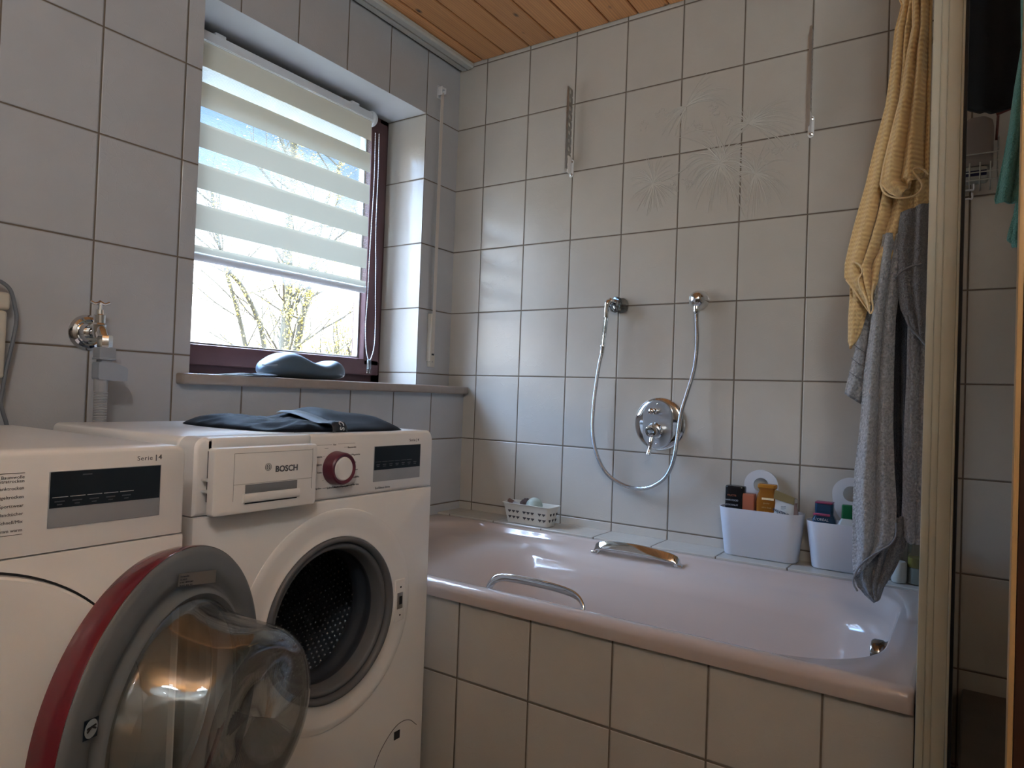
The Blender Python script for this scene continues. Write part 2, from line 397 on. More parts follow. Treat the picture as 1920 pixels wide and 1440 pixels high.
# raised palm pattern baked into six of the wall tiles
bm = BM()
def rib(px0, py0, ang, ln, bend, r=.0016):
    "rib starting at a point of the wall, ang in degrees (0 = towards the tub end, 90 = up)"
    o_ = on('x', -.0005, px0, py0); a = math.radians(ang); L = ln * .00165; pts = []
    p = V((o_.y, o_.z)); n_ = 9
    for i in range(n_ + 1):
        t = i / n_
        aa = a + bend * t
        pts.append(V((-.0006, p.x, p.y))); p = p + V((-math.cos(aa), math.sin(aa))) * (L / n_)
    tube(bm, pts, [r * (1 - .75 * (i / n_) ** 2) for i in range(n_ + 1)], n=5, flat=1.0)
rp = random.Random(3)
def fan(px, py, a0, a1, n_, l0, l1, grav=1.0):
    "palm leaf: ribs spread over the angles and bend down under their weight, every second one doubled into a blade"
    for i in range(n_):
        a = a0 + (a1 - a0) * i / (n_ - 1) + rp.uniform(-3, 3); ar = math.radians(a)
        down = -math.cos(ar) * (.55 + .75 * max(0, math.sin(ar) + .35)) * grav * 1.5
        ln = rp.uniform(l0, l1) * 1.12; r_ = rp.uniform(.0012, .0021)
        rib(px, py, a, ln, down * rp.uniform(.8, 1.15), r=r_)
        if i % 2: rib(px, py, a + 3.2, ln * .96, down * .98, r=r_ * .8)
fan(1350, 306, -165, -20, 20, 55, 92); fan(1350, 306, 5, 178, 24, 60, 88, 1.3)
fan(1416, 326, -118, -5, 15, 50, 78); fan(1416, 326, 8, 172, 14, 42, 72, 1.2)
fan(1404, 232, -35, 50, 16, 62, 98, .7); fan(1404, 232, 60, 130, 9, 26, 44, .4); fan(1404, 232, 150, 215, 8, 25, 40, .6)
fan(1224, 344, 25, 150, 16, 40, 60, .8); fan(1224, 344, 195, 345, 18, 38, 62, .5)
fan(1287, 200, 15, 70, 13, 55, 88, .9); fan(1287, 200, 165, 262, 14, 42, 68, 1.0)
for (x, y, a, l, bd) in ((1350, 310, 112, 60, .5), (1350, 300, 128, 112, .7), (1352, 300, 95, 75, .3), (1360, 290, 105, 62, .5), (1240, 340, 14, 66, .3), (1352, 318, -50, 105, -.3), (1355, 322, -60, 110, -.2), (1360, 318, -46, 85, -.4), (1342, 250, 150, 70, .9)):
    rib(x, y, a, l, bd, .0022)
def flower(x, y, n_, sx_, sy_):
    for i in range(n_):
        cx_, cy_ = x + rp.uniform(-sx_, sx_), y + rp.uniform(-sy_, sy_); a0 = rp.uniform(0, 360)
        for k in range(2): rib(cx_, cy_, a0 + k * 180, rp.uniform(7, 11), 3.6, .0012)
for q_ in ((1240, 213, 8, 14, 9), (1212, 236, 6, 12, 8), (1300, 236, 9, 14, 8), (1326, 250, 6, 10, 7), (1340, 208, 10, 13, 9), (1362, 224, 8, 10, 10), (1452, 284, 8, 14, 7), (1482, 272, 7, 12, 6), (1432, 300, 5, 7, 7), (1262, 348, 8, 10, 8), (1288, 344, 8, 9, 8)): flower(*q_)
obj('palm_relief', bm, simple('relief_glaze', (.59, .56, .50), .25, noise_s=9, noise_a=.06), wall_right)

# ------------------------------------------------------------------ window
win = D.objects.new('window_1', None); COL.objects.link(win); win.location = (-.68, .35, .965); win['kind'] = 'structure'
X0, X1, Z0, Z1, YW = -1.168, -.199, .965, 2.016, .335
bm = BM()      # outer frame
box(bm, X0, X1, YW, .42, Z0, 1.005, .004); box(bm, X0, X1, YW, .42, 1.975, Z1, .004)
box(bm, X0, X0 + .05, YW, .42, Z0, Z1, .004); box(bm, X1 - .05, X1, YW, .42, Z0, Z1, .004)
obj('window_frame', bm, M['wood_dark'], win)
bm = BM()      # opening sash, proud of the frame
gx0, gx1, gz0, gz1 = X0 + .11, -.325, 1.066, 1.93
sy0, sy1 = .305, .375
box(bm, X0 + .035, X1 - .035, sy0, sy1, .995, gz0 - .008, .006); box(bm, X0 + .035, X1 - .035, sy0, sy1, gz1 + .008, 1.985, .006)
box(bm, X0 + .035, gx0 - .008, sy0, sy1, 1.03, 1.95, .006); box(bm, gx1 + .008, X1 - .035, sy0, sy1, 1.03, 1.95, .006)
obj('sash', bm, M['wood_dark'], win)
bm = BM()      # paler chamfered beads round the pane
for a in ((gx0 - .012, gx1 + .012, gz0 - .012, gz0), (gx0 - .012, gx1 + .012, gz1, gz1 + .012), (gx0 - .012, gx0, gz0, gz1), (gx1, gx1 + .012, gz0, gz1)):
    box(bm, a[0], a[1], .332, .36, a[2], a[3], .003)
obj('glazing_bead', bm, M['steel'], win)
bm = BM(); box(bm, gx0 - .004, gx1 + .004, .350, .354, gz0 - .004, gz1 + .004)
obj('glass_pane', bm, M['pane'], win, smooth=False)
bm = BM()
box(bm, -1.203, -.003, .030, .34, .935, .9645, .006, 3)
obj('window_sill', bm, M['sill'], win)

# ------------------------------------------------------------------ zebra roller blind
bl = thing('roller_blind', 'white striped day and night roller blind with sheer bands hanging in the window', 'blind', (-.75, .27, 1.30))
bx0, bx1, by = -1.125, -.358, .272
bm = BM(); lathe(bm, (bx0, by + .012, 1.965), (1, 0, 0), [(.0, 0), (.021, 0), (.021, bx1 - bx0), (0, bx1 - bx0)], 24)
box(bm, bx0, bx1, by - .010, by + .0, 1.955, 1.985, .004)
obj('roller', bm, M['white_plastic'], bl)
bm = BM(); lathe(bm, (bx1, by + .010, 1.967), (1, 0, 0), [(0, 0), (.027, 0), (.030, .004), (.030, .012), (.024, .022), (.012, .026), (0, .026)], 28)
obj('end_cap', bm, M['white_plastic'], bl)
bm = BM(); box(bm, bx0, bx1 - .0, by + .03, by + .038, 1.985, 1.992, .001)
for x in (bx0 + .12, bx1 - .10): box(bm, x, x + .035, by - .004, by + .036, 1.984, 1.996, .002)
obj('mounting_rail', bm, M['white_plastic'], bl)
# fabric: opaque bands .0735, sheer .0472; front and back layer
m = D.materials.new('zebra_fabric'); m.use_nodes = True; nt = m.node_tree; nt.nodes.clear(); M['zebra'] = m
o_ = N(nt, 'ShaderNodeOutputMaterial'); tc = N(nt, 'ShaderNodeTexCoord'); s = N(nt, 'ShaderNodeSeparateXYZ'); nt.links.new(tc.outputs['Object'], s.inputs[0])
PR = .1207
ph = mth(nt, 'FRACT', mth(nt, 'DIVIDE', mth(nt, 'SUBTRACT', s.outputs['Z'], 1.3455 - .0735), PR))   # 0..0.609 opaque
sheer = mth(nt, 'GREATER_THAN', ph, .0735 / PR)
nearrim = mth(nt, 'LESS_THAN', mth(nt, 'ABSOLUTE', mth(nt, 'SUBTRACT', ph, .0735 / PR - .03)), .03)  # rim highlight of each band, put into the translucent colour
di = N(nt, 'ShaderNodeBsdfDiffuse'); tl = N(nt, 'ShaderNodeBsdfTranslucent'); tr = N(nt, 'ShaderNodeBsdfTransparent')
di.inputs[0].default_value = (.74, .72, .64, 1); nt.links.new(mixc(nt, nearrim, (.42, .43, .34), (.62, .60, .46)), tl.inputs[0])
mx = N(nt, 'ShaderNodeMixShader'); mx.inputs[0].default_value = .11; nt.links.new(di.outputs[0], mx.inputs[1]); nt.links.new(tl.outputs[0], mx.inputs[2])
wv = mth(nt, 'SINE', mth(nt, 'MULTIPLY', s.outputs['Z'], 2 * PI / .0042))
wx = mth(nt, 'SINE', mth(nt, 'MULTIPLY', s.outputs['X'], 2 * PI / .0030))
thr = mth(nt, 'GREATER_THAN', mth(nt, 'ADD', wv, mth(nt, 'MULTIPLY', wx, .25)), .35)
op = mth(nt, 'MULTIPLY_ADD', thr, .42, .12)       # how much of the sheer cloth is thread
m2 = N(nt, 'ShaderNodeMixShader'); nt.links.new(op, m2.inputs[0]); nt.links.new(tr.outputs[0], m2.inputs[1]); nt.links.new(mx.outputs[0], m2.inputs[2])
tr.inputs[0].default_value = (.92, .95, .97, 1)
m3 = N(nt, 'ShaderNodeMixShader'); nt.links.new(sheer, m3.inputs[0]); nt.links.new(mx.outputs[0], m3.inputs[1]); nt.links.new(m2.outputs[0], m3.inputs[2])
nt.links.new(m3.outputs[0], o_.inputs[0])
bm = BM()
def sheet_layer(yy, z0, z1):
    t = bmesh.new(); n_ = 40
    rows = [[t.verts.new((bx0 + .004 + (bx1 - bx0 - .008) * i, yy + .0012 * math.sin(z * 7), z)) for i in (0, .5, 1)] for z in [z0 + (z1 - z0) * k / n_ for k in range(n_ + 1)]]
    for a, b_ in zip(rows, rows[1:]):
        for i in range(2): t.faces.new((a[i], a[i + 1], b_[i + 1], b_[i]))
    merge(bm, t)
sheet_layer(by - .010, 1.325, 1.966)
obj('fabric', bm, M['zebra'], bl)
bm = BM(); sheet_layer(by + .016, 1.80, 1.966)
m = D.materials.new('sheer_back_layer'); m.use_nodes = True; nt = m.node_tree; nt.nodes.clear(); o_ = N(nt, 'ShaderNodeOutputMaterial'); d1 = N(nt, 'ShaderNodeBsdfTransparent'); d2 = N(nt, 'ShaderNodeBsdfTranslucent'); mx = N(nt, 'ShaderNodeMixShader')
tc = N(nt, 'ShaderNodeTexCoord'); s = N(nt, 'ShaderNodeSeparateXYZ'); nt.links.new(tc.outputs['Object'], s.inputs[0])
d1.inputs[0].default_value = (.9, .93, .95, 1); d2.inputs[0].default_value = (.34, .34, .29, 1)
nt.links.new(mth(nt, 'MULTIPLY_ADD', mth(nt, 'SINE', mth(nt, 'MULTIPLY', s.outputs['Z'], 2 * PI / .0046)), .1, .8), mx.inputs[0]); nt.links.new(d1.outputs[0], mx.inputs[1]); nt.links.new(d2.outputs[0], mx.inputs[2]); nt.links.new(mx.outputs[0], o_.inputs[0])
obj('back_layer', bm, m, bl)
bm = BM(); loft(bm, [[V((x, by + .004 + .011 * math.cos(a), 1.318 + .016 * math.sin(a))) for a in [2 * PI * k / 20 for k in range(20)]] for x in (bx0, bx1 + .004)])
obj('bottom_rail', bm, M['white_plastic'], bl)
# bead chain: two strands and a clear weight
bm = BM()
ch = [on('y', .262, *p) for p in ((704, 250), (702, 330), (698, 400), (693, 480), (689, 560), (685.5, 610), (686, 645), (688.5, 668), (692.5, 675), (697, 668), (702, 645), (704, 600), (704, 550), (704.5, 500), (705, 420), (709, 330), (711, 250))]
cp = spline(ch, 6)
tube(bm, cp, .0007, 5)
acc = 0.0; last = cp[0]
for a, b_ in zip(cp, cp[1:]):
    L = (b_ - a).length; 
    while acc <= L:
        p = a.lerp(b_, acc / L)
        t = bmesh.new(); bmesh.ops.create_icosphere(t, subdivisions=1, radius=.0023, matrix=Matrix.Translation(p)); merge(bm, t); acc += .0062
    acc -= L
chain = obj('bead_chain', bm, M['white_plastic'], bl, angle=3)
bm = BM(); p = on('y', .262, 692, 680); box(bm, p.x - .009, p.x + .009, .258, .266, p.z - .026, p.z + .012, .003)
box(bm, p.x - .006, p.x + .004, .256, .268, p.z - .042, p.z - .024, .002)
obj('chain_weight', bm, M['clear_plastic'], bl)

# ------------------------------------------------------------------ roller shutter strap
st = thing('shutter_strap', 'beige roller shutter strap on the narrow wall strip right of the window', 'strap', (-.12, DB, 1.05))
sxm = -.125
bm = BM(); box(bm, sxm - .0085, sxm + .0085, DB - .016, DB - .0145, 1.09, 2.122); obj('strap_band', bm, M['strap'], st, smooth=False)
bm = BM()
box(bm, sxm - .013, sxm + .019, DB - .004, DB, 1.037, 1.12, .002); box(bm, sxm - .020, sxm - .010, DB - .020, DB, 1.06, 1.245, .002)
box(bm, sxm - .013, sxm + .019, DB - .012, DB - .003, 1.037, 1.085, .002)
f = obj('winder_plate', bm, M['ivory'], st)
bm = BM(); box(bm, sxm - .008, sxm + .011, DB - .0135, DB - .011, 1.083, 1.094); obj('slot', bm, M['dark'], f, smooth=False)
bm = BM(); lathe(bm, (sxm + .004, DB - .0125, 1.058), (0, -1, 0), [(0, .002), (.003, .0015), (.0035, 0)], 12, cap0=True); obj('screw', bm, M['steel'], f)
bm = BM()
box(bm, sxm - .015, sxm + .013, DB - .003, DB, 2.098, 2.150, .003); box(bm, sxm - .013, sxm + .012, DB - .022, DB - .002, 2.132, 2.142, .003)
box(bm, sxm - .014, sxm - .009, DB - .024, DB - .002, 2.108, 2.142, .002); box(bm, sxm + .009, sxm + .0135, DB - .024, DB - .002, 2.118, 2.142, .002)
obj('strap_guide', bm, M['white_plastic'], st)

# ------------------------------------------------------------------ shelf brackets
def bracket(y, label):
    t = thing('shelf_bracket', label, 'bracket', (0, y, 1.75), 'perforated brackets left on the tiled wall')
    bm = BM()
    # strip of metal with a row of round holes
    z0, z1, x0, x1 = 1.765, 2.062, -.044, -.012; nh = 10; ph_ = (z1 - z0) / nh
    for k in range(nh):
        c = (z0 + (k + .5) * ph_, (x0 + x1) / 2); R = .0085; tb = bmesh.new(); ns = 16
        for yy in (y - .001, y + .001):
            inn = [tb.verts.new((c[1] + R * math.cos(a), yy, c[0] + R * math.sin(a))) for a in [2 * PI * (i + .5) / ns for i in range(ns)]]
            outv = []
            for a in [2 * PI * (i + .5) / ns for i in range(ns)]:
                ca, sa = math.cos(a), math.sin(a); hx, hz = (x1 - x0) / 2, ph_ / 2
                f_ = min(hx / abs(ca) if abs(ca) > 1e-6 else 9, hz / abs(sa) if abs(sa) > 1e-6 else 9)
                outv.append(tb.verts.new((c[1] + ca * f_, yy, c[0] + sa * f_)))
            for i in range(ns): tb.faces.new((inn[i], inn[(i + 1) % ns], outv[(i + 1) % ns], outv[i]))
        merge(bm, tb)
    box(bm, x0 - .0015, x0, y - .004, y + .004, z0, z1); 
    obj('perforated_arm', bm, M['steel'], t, smooth=False)
    bm = BM()
    loft(bm, [[p for p in [V((-.004 + dx, y + .009 * math.cos(a), 1.775 + .024 * (1 if math.sin(a) > 0 else -1) + .009 * math.sin(a))) for a in [2 * PI * k / 20 for k in range(20)]]] for dx in (.0035, 0)])
    box(bm, -.034, -.003, y - .0015, y + .0015, 1.752, 1.815, .001)
    pl = obj('wall_plate', bm, M['white_enamel'], t)
    for zz in (1.752, 1.798):
        bm = BM(); lathe(bm, (-.005, y - .001, zz), (-1, 0, 0), [(.006, 0), (.0055, .002), (.002, .003), (0, .002)], 14); obj('screw', bm, M['chrome'], pl)
bracket(-.402, 'perforated steel bracket on the tiled wall nearer the window')
bracket(-1.221, 'perforated steel bracket on the tiled wall nearer the orange towel')

# ------------------------------------------------------------------ water tap with hose
tp = thing('wall_tap', 'chrome wall tap with round rose and cross handle above the washing machines', 'tap', (-1.425, DF, 1.02))
RC = V((-1.422, DF, 1.046))
bm = BM(); lathe(bm, RC, (0, -1, 0), [(.040, 0), (.041, .004), (.036, .012), (.030, .014), (.026, .012), (.022, .018), (.019, .026), (0, .026)], 40); obj('rose', bm, M['chrome'], tp)
stem = V((-1.4255, -.005, 1.062)); sp = V((-1.4235, -.030, 1.010))
bm = BM(); tube(bm, [RC, V((-1.423, .02, 1.046)), V((-1.4245, -.004, 1.047))], .0135, 14)
lathe(bm, stem + V((0, 0, -.030)), (0, 0, 1), [(0, 0), (.011, .001), (.014, .010), (.015, .026), (.0155, .030), (.0125, .034), (.0125, .052), (.009, .054), (.0085, .064)], 24, cap1=True)
tube(bm, spline([stem + V((0, 0, -.006)), stem + V((.0005, -.010, -.012)), stem + V((.0015, -.022, -.032)), sp + V((0, 0, .020))], 4), .0105, 12)
lathe(bm, sp, (0, 0, 1), [(0, 0), (.0150, 0), (.0165, .004), (.0165, .024), (.0145, .028), (0, .029)], 8)
obj('tap_body', bm, M['chrome'], tp)
bm = BM(); h = stem + V((0, 0, .050)); tube(bm, [h + V((0, 0, -.018)), h], .0048, 8)
tube(bm, [h + V((-.018, .006, .001)), h + V((-.009, .003, -.003)), h, h + V((.009, -.003, -.003)), h + V((.018, -.006, .001))], [.004, .003, .006, .003, .004], 8)
obj('cross_handle', bm, M['chrome'], tp)
ih = thing('inlet_hose', 'grey safety valve box and corrugated water hose below the chrome tap', 'hose', (sp.x, sp.y, .85))
bm = BM(); box(bm, sp.x - .018, sp.x + .018, sp.y - .016, sp.y + .016, .985, sp.z + .001, .003); box(bm, sp.x - .018, sp.x + .018, sp.y - .017, sp.y + .017, .983, .988, .001)
box(bm, sp.x - .011, sp.x + .012, sp.y - .012, sp.y + .012, .974, .984); obj('coupling', bm, M['grey_plastic'], ih)
bm = BM(); loft(bm, [[V((sp.x + u, yy, v)) for u, v in ((-.016, .978), (.014, .978), (.042, .968), (.045, .964), (.045, .938), (.016, .937), (-.016, .939), (-.018, .943), (-.018, .974))] for yy in (sp.y - .016, sp.y + .016)])
obj('valve_box', bm, simple('valve_grey', (.33, .37, .43), .4, noise_s=20, noise_a=.04), ih, smooth=False)
bm = BM(); lathe(bm, (sp.x - .005, sp.y, .912), (0, 0, 1), [(.013, 0), (.014, .002), (.014, .027), (.012, .028)], 20, cap0=True, cap1=True)
pr_ = []; z = .912
while z > .70: pr_ += [(.0125, z), (.0140, z - .0012), (.0140, z - .0022), (.0125, z - .0034)]; z -= .0036
lathe(bm, (sp.x - .004, sp.y, 0), (0, 0, 1), pr_, 20)
tube(bm, spline([(sp.x - .004, sp.y, .705), (sp.x - .004, sp.y, .60), (sp.x, -.012, .52)], 5), .0125, 12)
obj('corrugated_hose', bm, M['hose'], ih)

# cable loop and plug housing at the left edge of the window wall
bm = BM()
cb = [on('y', .03, *p) for p in ((-30, 545), (-8, 528), (5, 530), (20, 545), (28, 575), (31, 600), (24, 640), (12, 690), (4, 735), (1, 752), (6, 775), (14, 805))]
cb.append(cb[-1] + V((.01, .0, -.08)))
tube(bm, spline(cb, 6), .0042, 8)
tag(obj('power_cable', bm, M['cable']), 'grey cable looping down the wall left of the chrome tap', 'cable')
so = thing('wall_socket', 'pale wall socket housing behind the looping grey cable', 'socket', (-1.62, DF, 1.05))
p0 = on('y', .04, 14, 550); p1 = on('y', .04, 2, 700)
bm = BM(); box(bm, p0.x - .085, p0.x, .018, DF, 1.075, p0.z, .008, 3); obj('upper_housing', bm, M['ivory'], so)
bm = BM(); box(bm, p0.x - .085, p0.x - .004, .022, DF, p1.z - .01, 1.074, .006, 3); obj('lower_housing', bm, M['ivory'], so)

# ------------------------------------------------------------------ things on the sill
bm = BM()    # kidney-shaped cushion
L0, L1 = -.915, -.60; prof = []
def cush_z(t): return .044 + .036 * math.exp(-((t - .28) / .24) ** 2) + .024 * math.exp(-((t - .86) / .13) ** 2)
rings = []; nn = 36
for i in range(nn + 1):
    t = i / nn; x = L0 + (L1 - L0) * t
    e_ = max(1e-3, 1 - abs(2 * t - 1) ** 4) ** .42
    h_ = (.034 + (cush_z(t) - .034)) * (e_ ** .8); w_ = .060 * e_; zc = .9655
    ring = []
    for k in range(24):
        a = 2 * PI * k / 24; ca, sa = math.cos(a), math.sin(a)
        ring.append(V((x, .115 + w_ * math.copysign(abs(ca) ** .7, ca), zc + h_ * .5 + h_ * .5 * math.copysign(abs(sa) ** .7, sa) + .0 + (1 - e_) * .018)))
    rings.append(ring)
loft(bm, rings)
bk = thing('bath_cushion', 'smooth blue-grey kidney-shaped cushion lying on the windowsill', 'cushion', (-.75, .115, .965))
obj('cushion_body', bm, simple('cushion_skin', (.075, .11, .145), .42, noise_s=6, noise_a=.05), bk, angle=3)
bm = BM(); tube(bm, [on('y', .052, 491, 684), on('y', .054, 500, 685), on('y', .054, 520, 684)], .0012, 6); obj('seam', bm, M['grey_plastic'], bk)
# loose leaflets
def leaflet(pts, dz, mat, label):
    bm = BM(); t = bmesh.new()
    n_ = 8; A, B, C_, D_ = [V(p) for p in pts]
    rows = []
    for i in range(n_ + 1):
        u = i / n_; row = []
        for j in range(3):
            v = j / 2; p = A.lerp(B, u).lerp(D_.lerp(C_, u), v); p.z += dz * math.sin(PI * u) * (1 - v) 
            row.append(t.verts.new(p))
        rows.append(row)
    for a_, b_ in zip(rows, rows[1:]):
        for j in range(2): t.faces.new((a_[j], a_[j + 1], b_[j + 1], b_[j]))
    bmesh.ops.solidify(t, geom=t.faces[:], thickness=.0006); merge(bm, t)
    o = obj('leaflet', bm, mat); tag(o, label, 'paper'); return o
PM = simple('coated_paper', (.62, .64, .62), .3, noise_s=18, noise_a=.15)
PM2 = simple('printed_paper', (.35, .40, .42), .35, noise_s=30, noise_a=.4)
leaflet([(-1.09, .025, .9665), (-.97, .018, .9665), (-.95, .10, .967), (-1.07, .11, .967)], .006, PM, 'pale leaflet at the left end of the windowsill, bottom of the small pile')
leaflet([(-1.03, .020, .9685), (-.925, .012, .9700), (-.91, .085, .970), (-1.01, .10, .969)], .006, PM2, 'darker printed leaflet on top of the pale one on the windowsill')

# ================================================================== WASHING MACHINE
WX0, WX1, WY, WYB, WZ = -1.538, -.938, -.585, -.07, .848
wm = thing('washing_machine', 'white front-loading washing machine standing open next to the bathtub', 'washing machine', ((WX0 + WX1) / 2, -.33, 0))
HC = V((-1.226, WY, .474)); HR = .163

def front_plate(bm, x0, x1, z0, z1, hc, hr, yf, yb, rc=.012, n=128, mi=0):
    "plate with a round hole and softly rounded outline, facing -y, and the shell behind it"
    ang = sorted(set([2 * PI * i / n for i in range(n)]))
    def outl(a):
        dx, dz = math.cos(a), math.sin(a)
        t = min((x1 - hc.x) / dx if dx > 1e-9 else 9, (x0 - hc.x) / dx if dx < -1e-9 else 9, (z1 - hc.z) / dz if dz > 1e-9 else 9, (z0 - hc.z) / dz if dz < -1e-9 else 9)
        return hc.x + dx * t, hc.z + dz * t
    cor = [(x1, z1), (x0, z1), (x0, z0), (x1, z0)]
    angs = list(ang)
    for cx_, cz_ in cor:
        a = math.atan2(cz_ - hc.z, cx_ - hc.x) % (2 * PI)
        j = min(range(len(angs)), key=lambda i: abs(angs[i] - a)); angs[j] = a
    ins = .004
    ring_h = [V((hc.x + hr * math.cos(a), yf, hc.z + hr * math.sin(a))) for a in angs]
    ring_h2 = [V((hc.x + hr * math.cos(a), yf + .03, hc.z + hr * math.sin(a))) for a in angs]
    O = [outl(a) for a in angs]
    def cl(v, lo, hi): return max(lo, min(hi, v))
    r1 = [V((cl(a, x0 + ins, x1 - ins), yf, cl(b_, z0 + ins, z1 - ins))) for a, b_ in O]
    r2 = [V((cl(a, x0 + ins * .3, x1 - ins * .3), yf + ins * .3, cl(b_, z0 + ins * .3, z1 - ins * .3))) for a, b_ in O]
    r3 = [V((a, yf + ins, b_)) for a, b_ in O]
    r4 = [V((a, yb, b_)) for a, b_ in O]
    loft(bm, [ring_h2, ring_h, r1, r2, r3, r4], False, False, mi)

bm = BM()
front_plate(bm, WX0, WX1, .0, .7155, HC, HR, WY, WY + .05)
front_plate_obj = obj('front_panel', bm, M['white_enamel'], wm)
bm = BM()      # cabinet (sides, back, bottom) and top
for a in ((WX0, WX0 + .004), (WX1 - .004, WX1)): box(bm, a[0], a[1], WY + .05, WYB, .005, .832, .001)
box(bm, WX0, WX1, WYB - .004, WYB, .005, .83); box(bm, WX0, WX1, WY + .05, WYB, .005, .02)
obj('cabinet', bm, M['white_enamel'], wm)
bm = BM()
def slab(x0, x1, y0, y1, z0, z1, r):
    rings = []
    for y_, ins in ((y0, .004), (y0 + .003, .001), (y0 + .006, 0), (y1 - .004, 0), (y1, .002)):
        ring = [(x1 - ins, z0)] + [(x1 - ins - r + r * math.cos(PI / 2 * k / 8), z1 - ins - r + r * math.sin(PI / 2 * k / 8)) for k in range(9)] + [(x0 + ins + r + r * math.cos(PI / 2 + PI / 2 * k / 8), z1 - ins - r + r * math.sin(PI / 2 + PI / 2 * k / 8)) for k in range(9)] + [(x0 + ins, z0)]
        rings.append([V((a, y_, c)) for a, c in ring])
    loft(bm, rings)
slab(WX0, WX1, WY + .052, WYB + .0, .815, WZ - .001, .012)
obj('worktop', bm, M['white_enamel'], wm)
bm = BM()      # control panel with an open bay for the detergent drawer
box(bm, WX0 + .02, -1.3022, WY + .0, WY + .05, .826, WZ - .0005, .003)
slab_args = None
rings = []
for y_, ins in ((WY, .006), (WY + .0015, .003), (WY + .005, .0), (WY + .05, 0)):
    r = .022; x0, x1, z0, z1 = -1.302, WX1, .7175, WZ
    ring = [(x1 - ins, z0 + ins)] + [(x1 - ins - r + r * math.cos(PI / 2 * k / 8), z1 - ins - r + r * math.sin(PI / 2 * k / 8)) for k in range(9)] + [(x0, z1 - ins), (x0, z0 + ins)]
    rings.append([V((a, y_, c)) for a, c in ring])
loft(bm, rings)
rings = []
for y_, ins in ((WY, .006), (WY + .0015, .003), (WY + .005, .0), (WY + .05, 0)):
    r = .018; x0, x1, z0, z1 = WX0, WX0 + .028, .7175, WZ
    ring = [(x1, z0 + ins), (x1, z1 - ins)] + [(x0 + ins + r + r * math.cos(PI / 2 + PI / 2 * k / 8), z1 - ins - r + r * math.sin(PI / 2 + PI / 2 * k / 8)) for k in range(9)] + [(x0 + ins, z0 + ins)]
    rings.append([V((a, y_, c)) for a, c in ring])
loft(bm, rings)
box(bm, WX0 + .02, -1.29, WY + .002, WY + .05, .7175, .7265, .001)
obj('control_panel', bm, M['white_enamel'], wm)
bm = BM(); box(bm, WX0 + .027, -1.30, WY + .03, WY + .22, .722, .835); obj('drawer_bay', bm, simple('bay_grey', (.16, .16, .18), .5, noise_s=20, noise_a=.1), wm, smooth=False)
# detergent drawer, pulled out a little
DY = -.622
dr = BM(); dx0, dx1, dz0, dz1 = -1.528, -1.315, .7200, .8325
loft(dr, [[V((p.x, y_, p.y)) for p in rrect(dx0 + i_, dx1 - i_, dz0 + i_, dz1 - i_, .006)] for y_, i_ in ((DY + .016, 0), (DY + .003, 0), (DY + .0008, .001), (DY, .003))])
drw = obj('detergent_drawer', dr, M['white_enamel'], wm)
bm = BM()
gx0_, gx1_ = dx0 + .037, dx1 - .012
for a in ((gx0_, gx0_ + .0007, dz0 + .022, dz1 - .010), (gx1_, gx1_ + .0007, dz0 + .030, dz1 - .008), (gx0_, gx1_, dz1 - .0105, dz1 - .0098), (gx0_, gx1_, .7695, .7702)):
    box(bm, a[0], a[1], DY - .0003, DY + .001, a[2], a[3])
obj('panel_joint', bm, simple('joint_grey', (.30, .30, .30), .6, noise_s=20, noise_a=.1), drw, smooth=False)
bm = BM(); box(bm, dx0 + .060, dx1 - .045, DY - .0008, DY + .001, .7535, .7685, .0005); obj('grip_recess', bm, simple('grip_shadow_grey', (.20, .21, .23), .4, noise_s=10, noise_a=.05), drw)
bm = BM(); loft(bm, [[V((x, a, c)) for a, c in ((DY, .753), (DY - .002, .7525), (DY - .0035, .749), (DY - .0035, .742), (DY - .002, .7385), (DY, .738))] for x in (dx0 + .056, dx1 - .040)])
obj('grip_lip', bm, M['white_enamel'], drw)
bm = BM(); box(bm, dx0 + .060, dx1 - .045, DY - .0008, DY + .001, .7355, .7375); obj('grip_line', bm, M['dark'], drw, smooth=False)
bm = BM()
box(bm, dx0 + .012, dx0 + .026, DY + .014, DY + .10, .740, .825); obj('drawer_tray', bm, M['dark'], drw, smooth=False)
bm = BM()
for z_ in (.757, .776): box(bm, dx0 + .002, dx0 + .014, DY + .014, DY + .06, z_, z_ + .004, .001)
box(bm, dx0 + .004, dx0 + .012, DY + .014, DY + .018, .752, .784, .001); obj('drawer_clip', bm, M['white_plastic'], drw)
# badge
LU, LV = (1, 0, 0), (0, 0, 1)
lp = on('y', DY, 516, 881)
text('BOSCH', .0150, (lp.x, DY - .0004, lp.z - .0036), LU, LV, M['grey_print'], drw, bold=.0004, space=1.0)
lc = on('y', DY, 503, 875.5)
bm = BM()
for r_ in (.0066, .0044):
    lathe(bm, (lc.x, DY - .0002, lc.z), (0, -1, 0), [(r_, 0), (r_, .0004), (r_ - .0007, .0004), (r_ - .0007, 0)], 32)
for dx_ in (-.0022, .0016): box(bm, lc.x + dx_, lc.x + dx_ + .0006, DY - .0006, DY, lc.z - .0034, lc.z + .0034)
box(bm, lc.x - .0022, lc.x + .0022, DY - .0006, DY, lc.z - .0003, lc.z + .0003)
obj('emblem', bm, M['grey_print'], drw, smooth=False)
# program knob
KC = V((-1.236, WY, .779)); 
bm = BM(); lathe(bm, KC, (0, -1, 0), [(.0335, 0), (.0335, .004), (.0315, .024), (.0290, .0265), (.0250, .0255), (.0235, .023)], 48); kn = obj('program_knob', bm, M['maroon'], wm)
bm = BM(); lathe(bm, KC, (0, -1, 0), [(.0236, .010), (.0236, .0235), (.0215, .0252), (0, .0262)], 40); obj('knob_cap', bm, M['white_enamel'], kn)
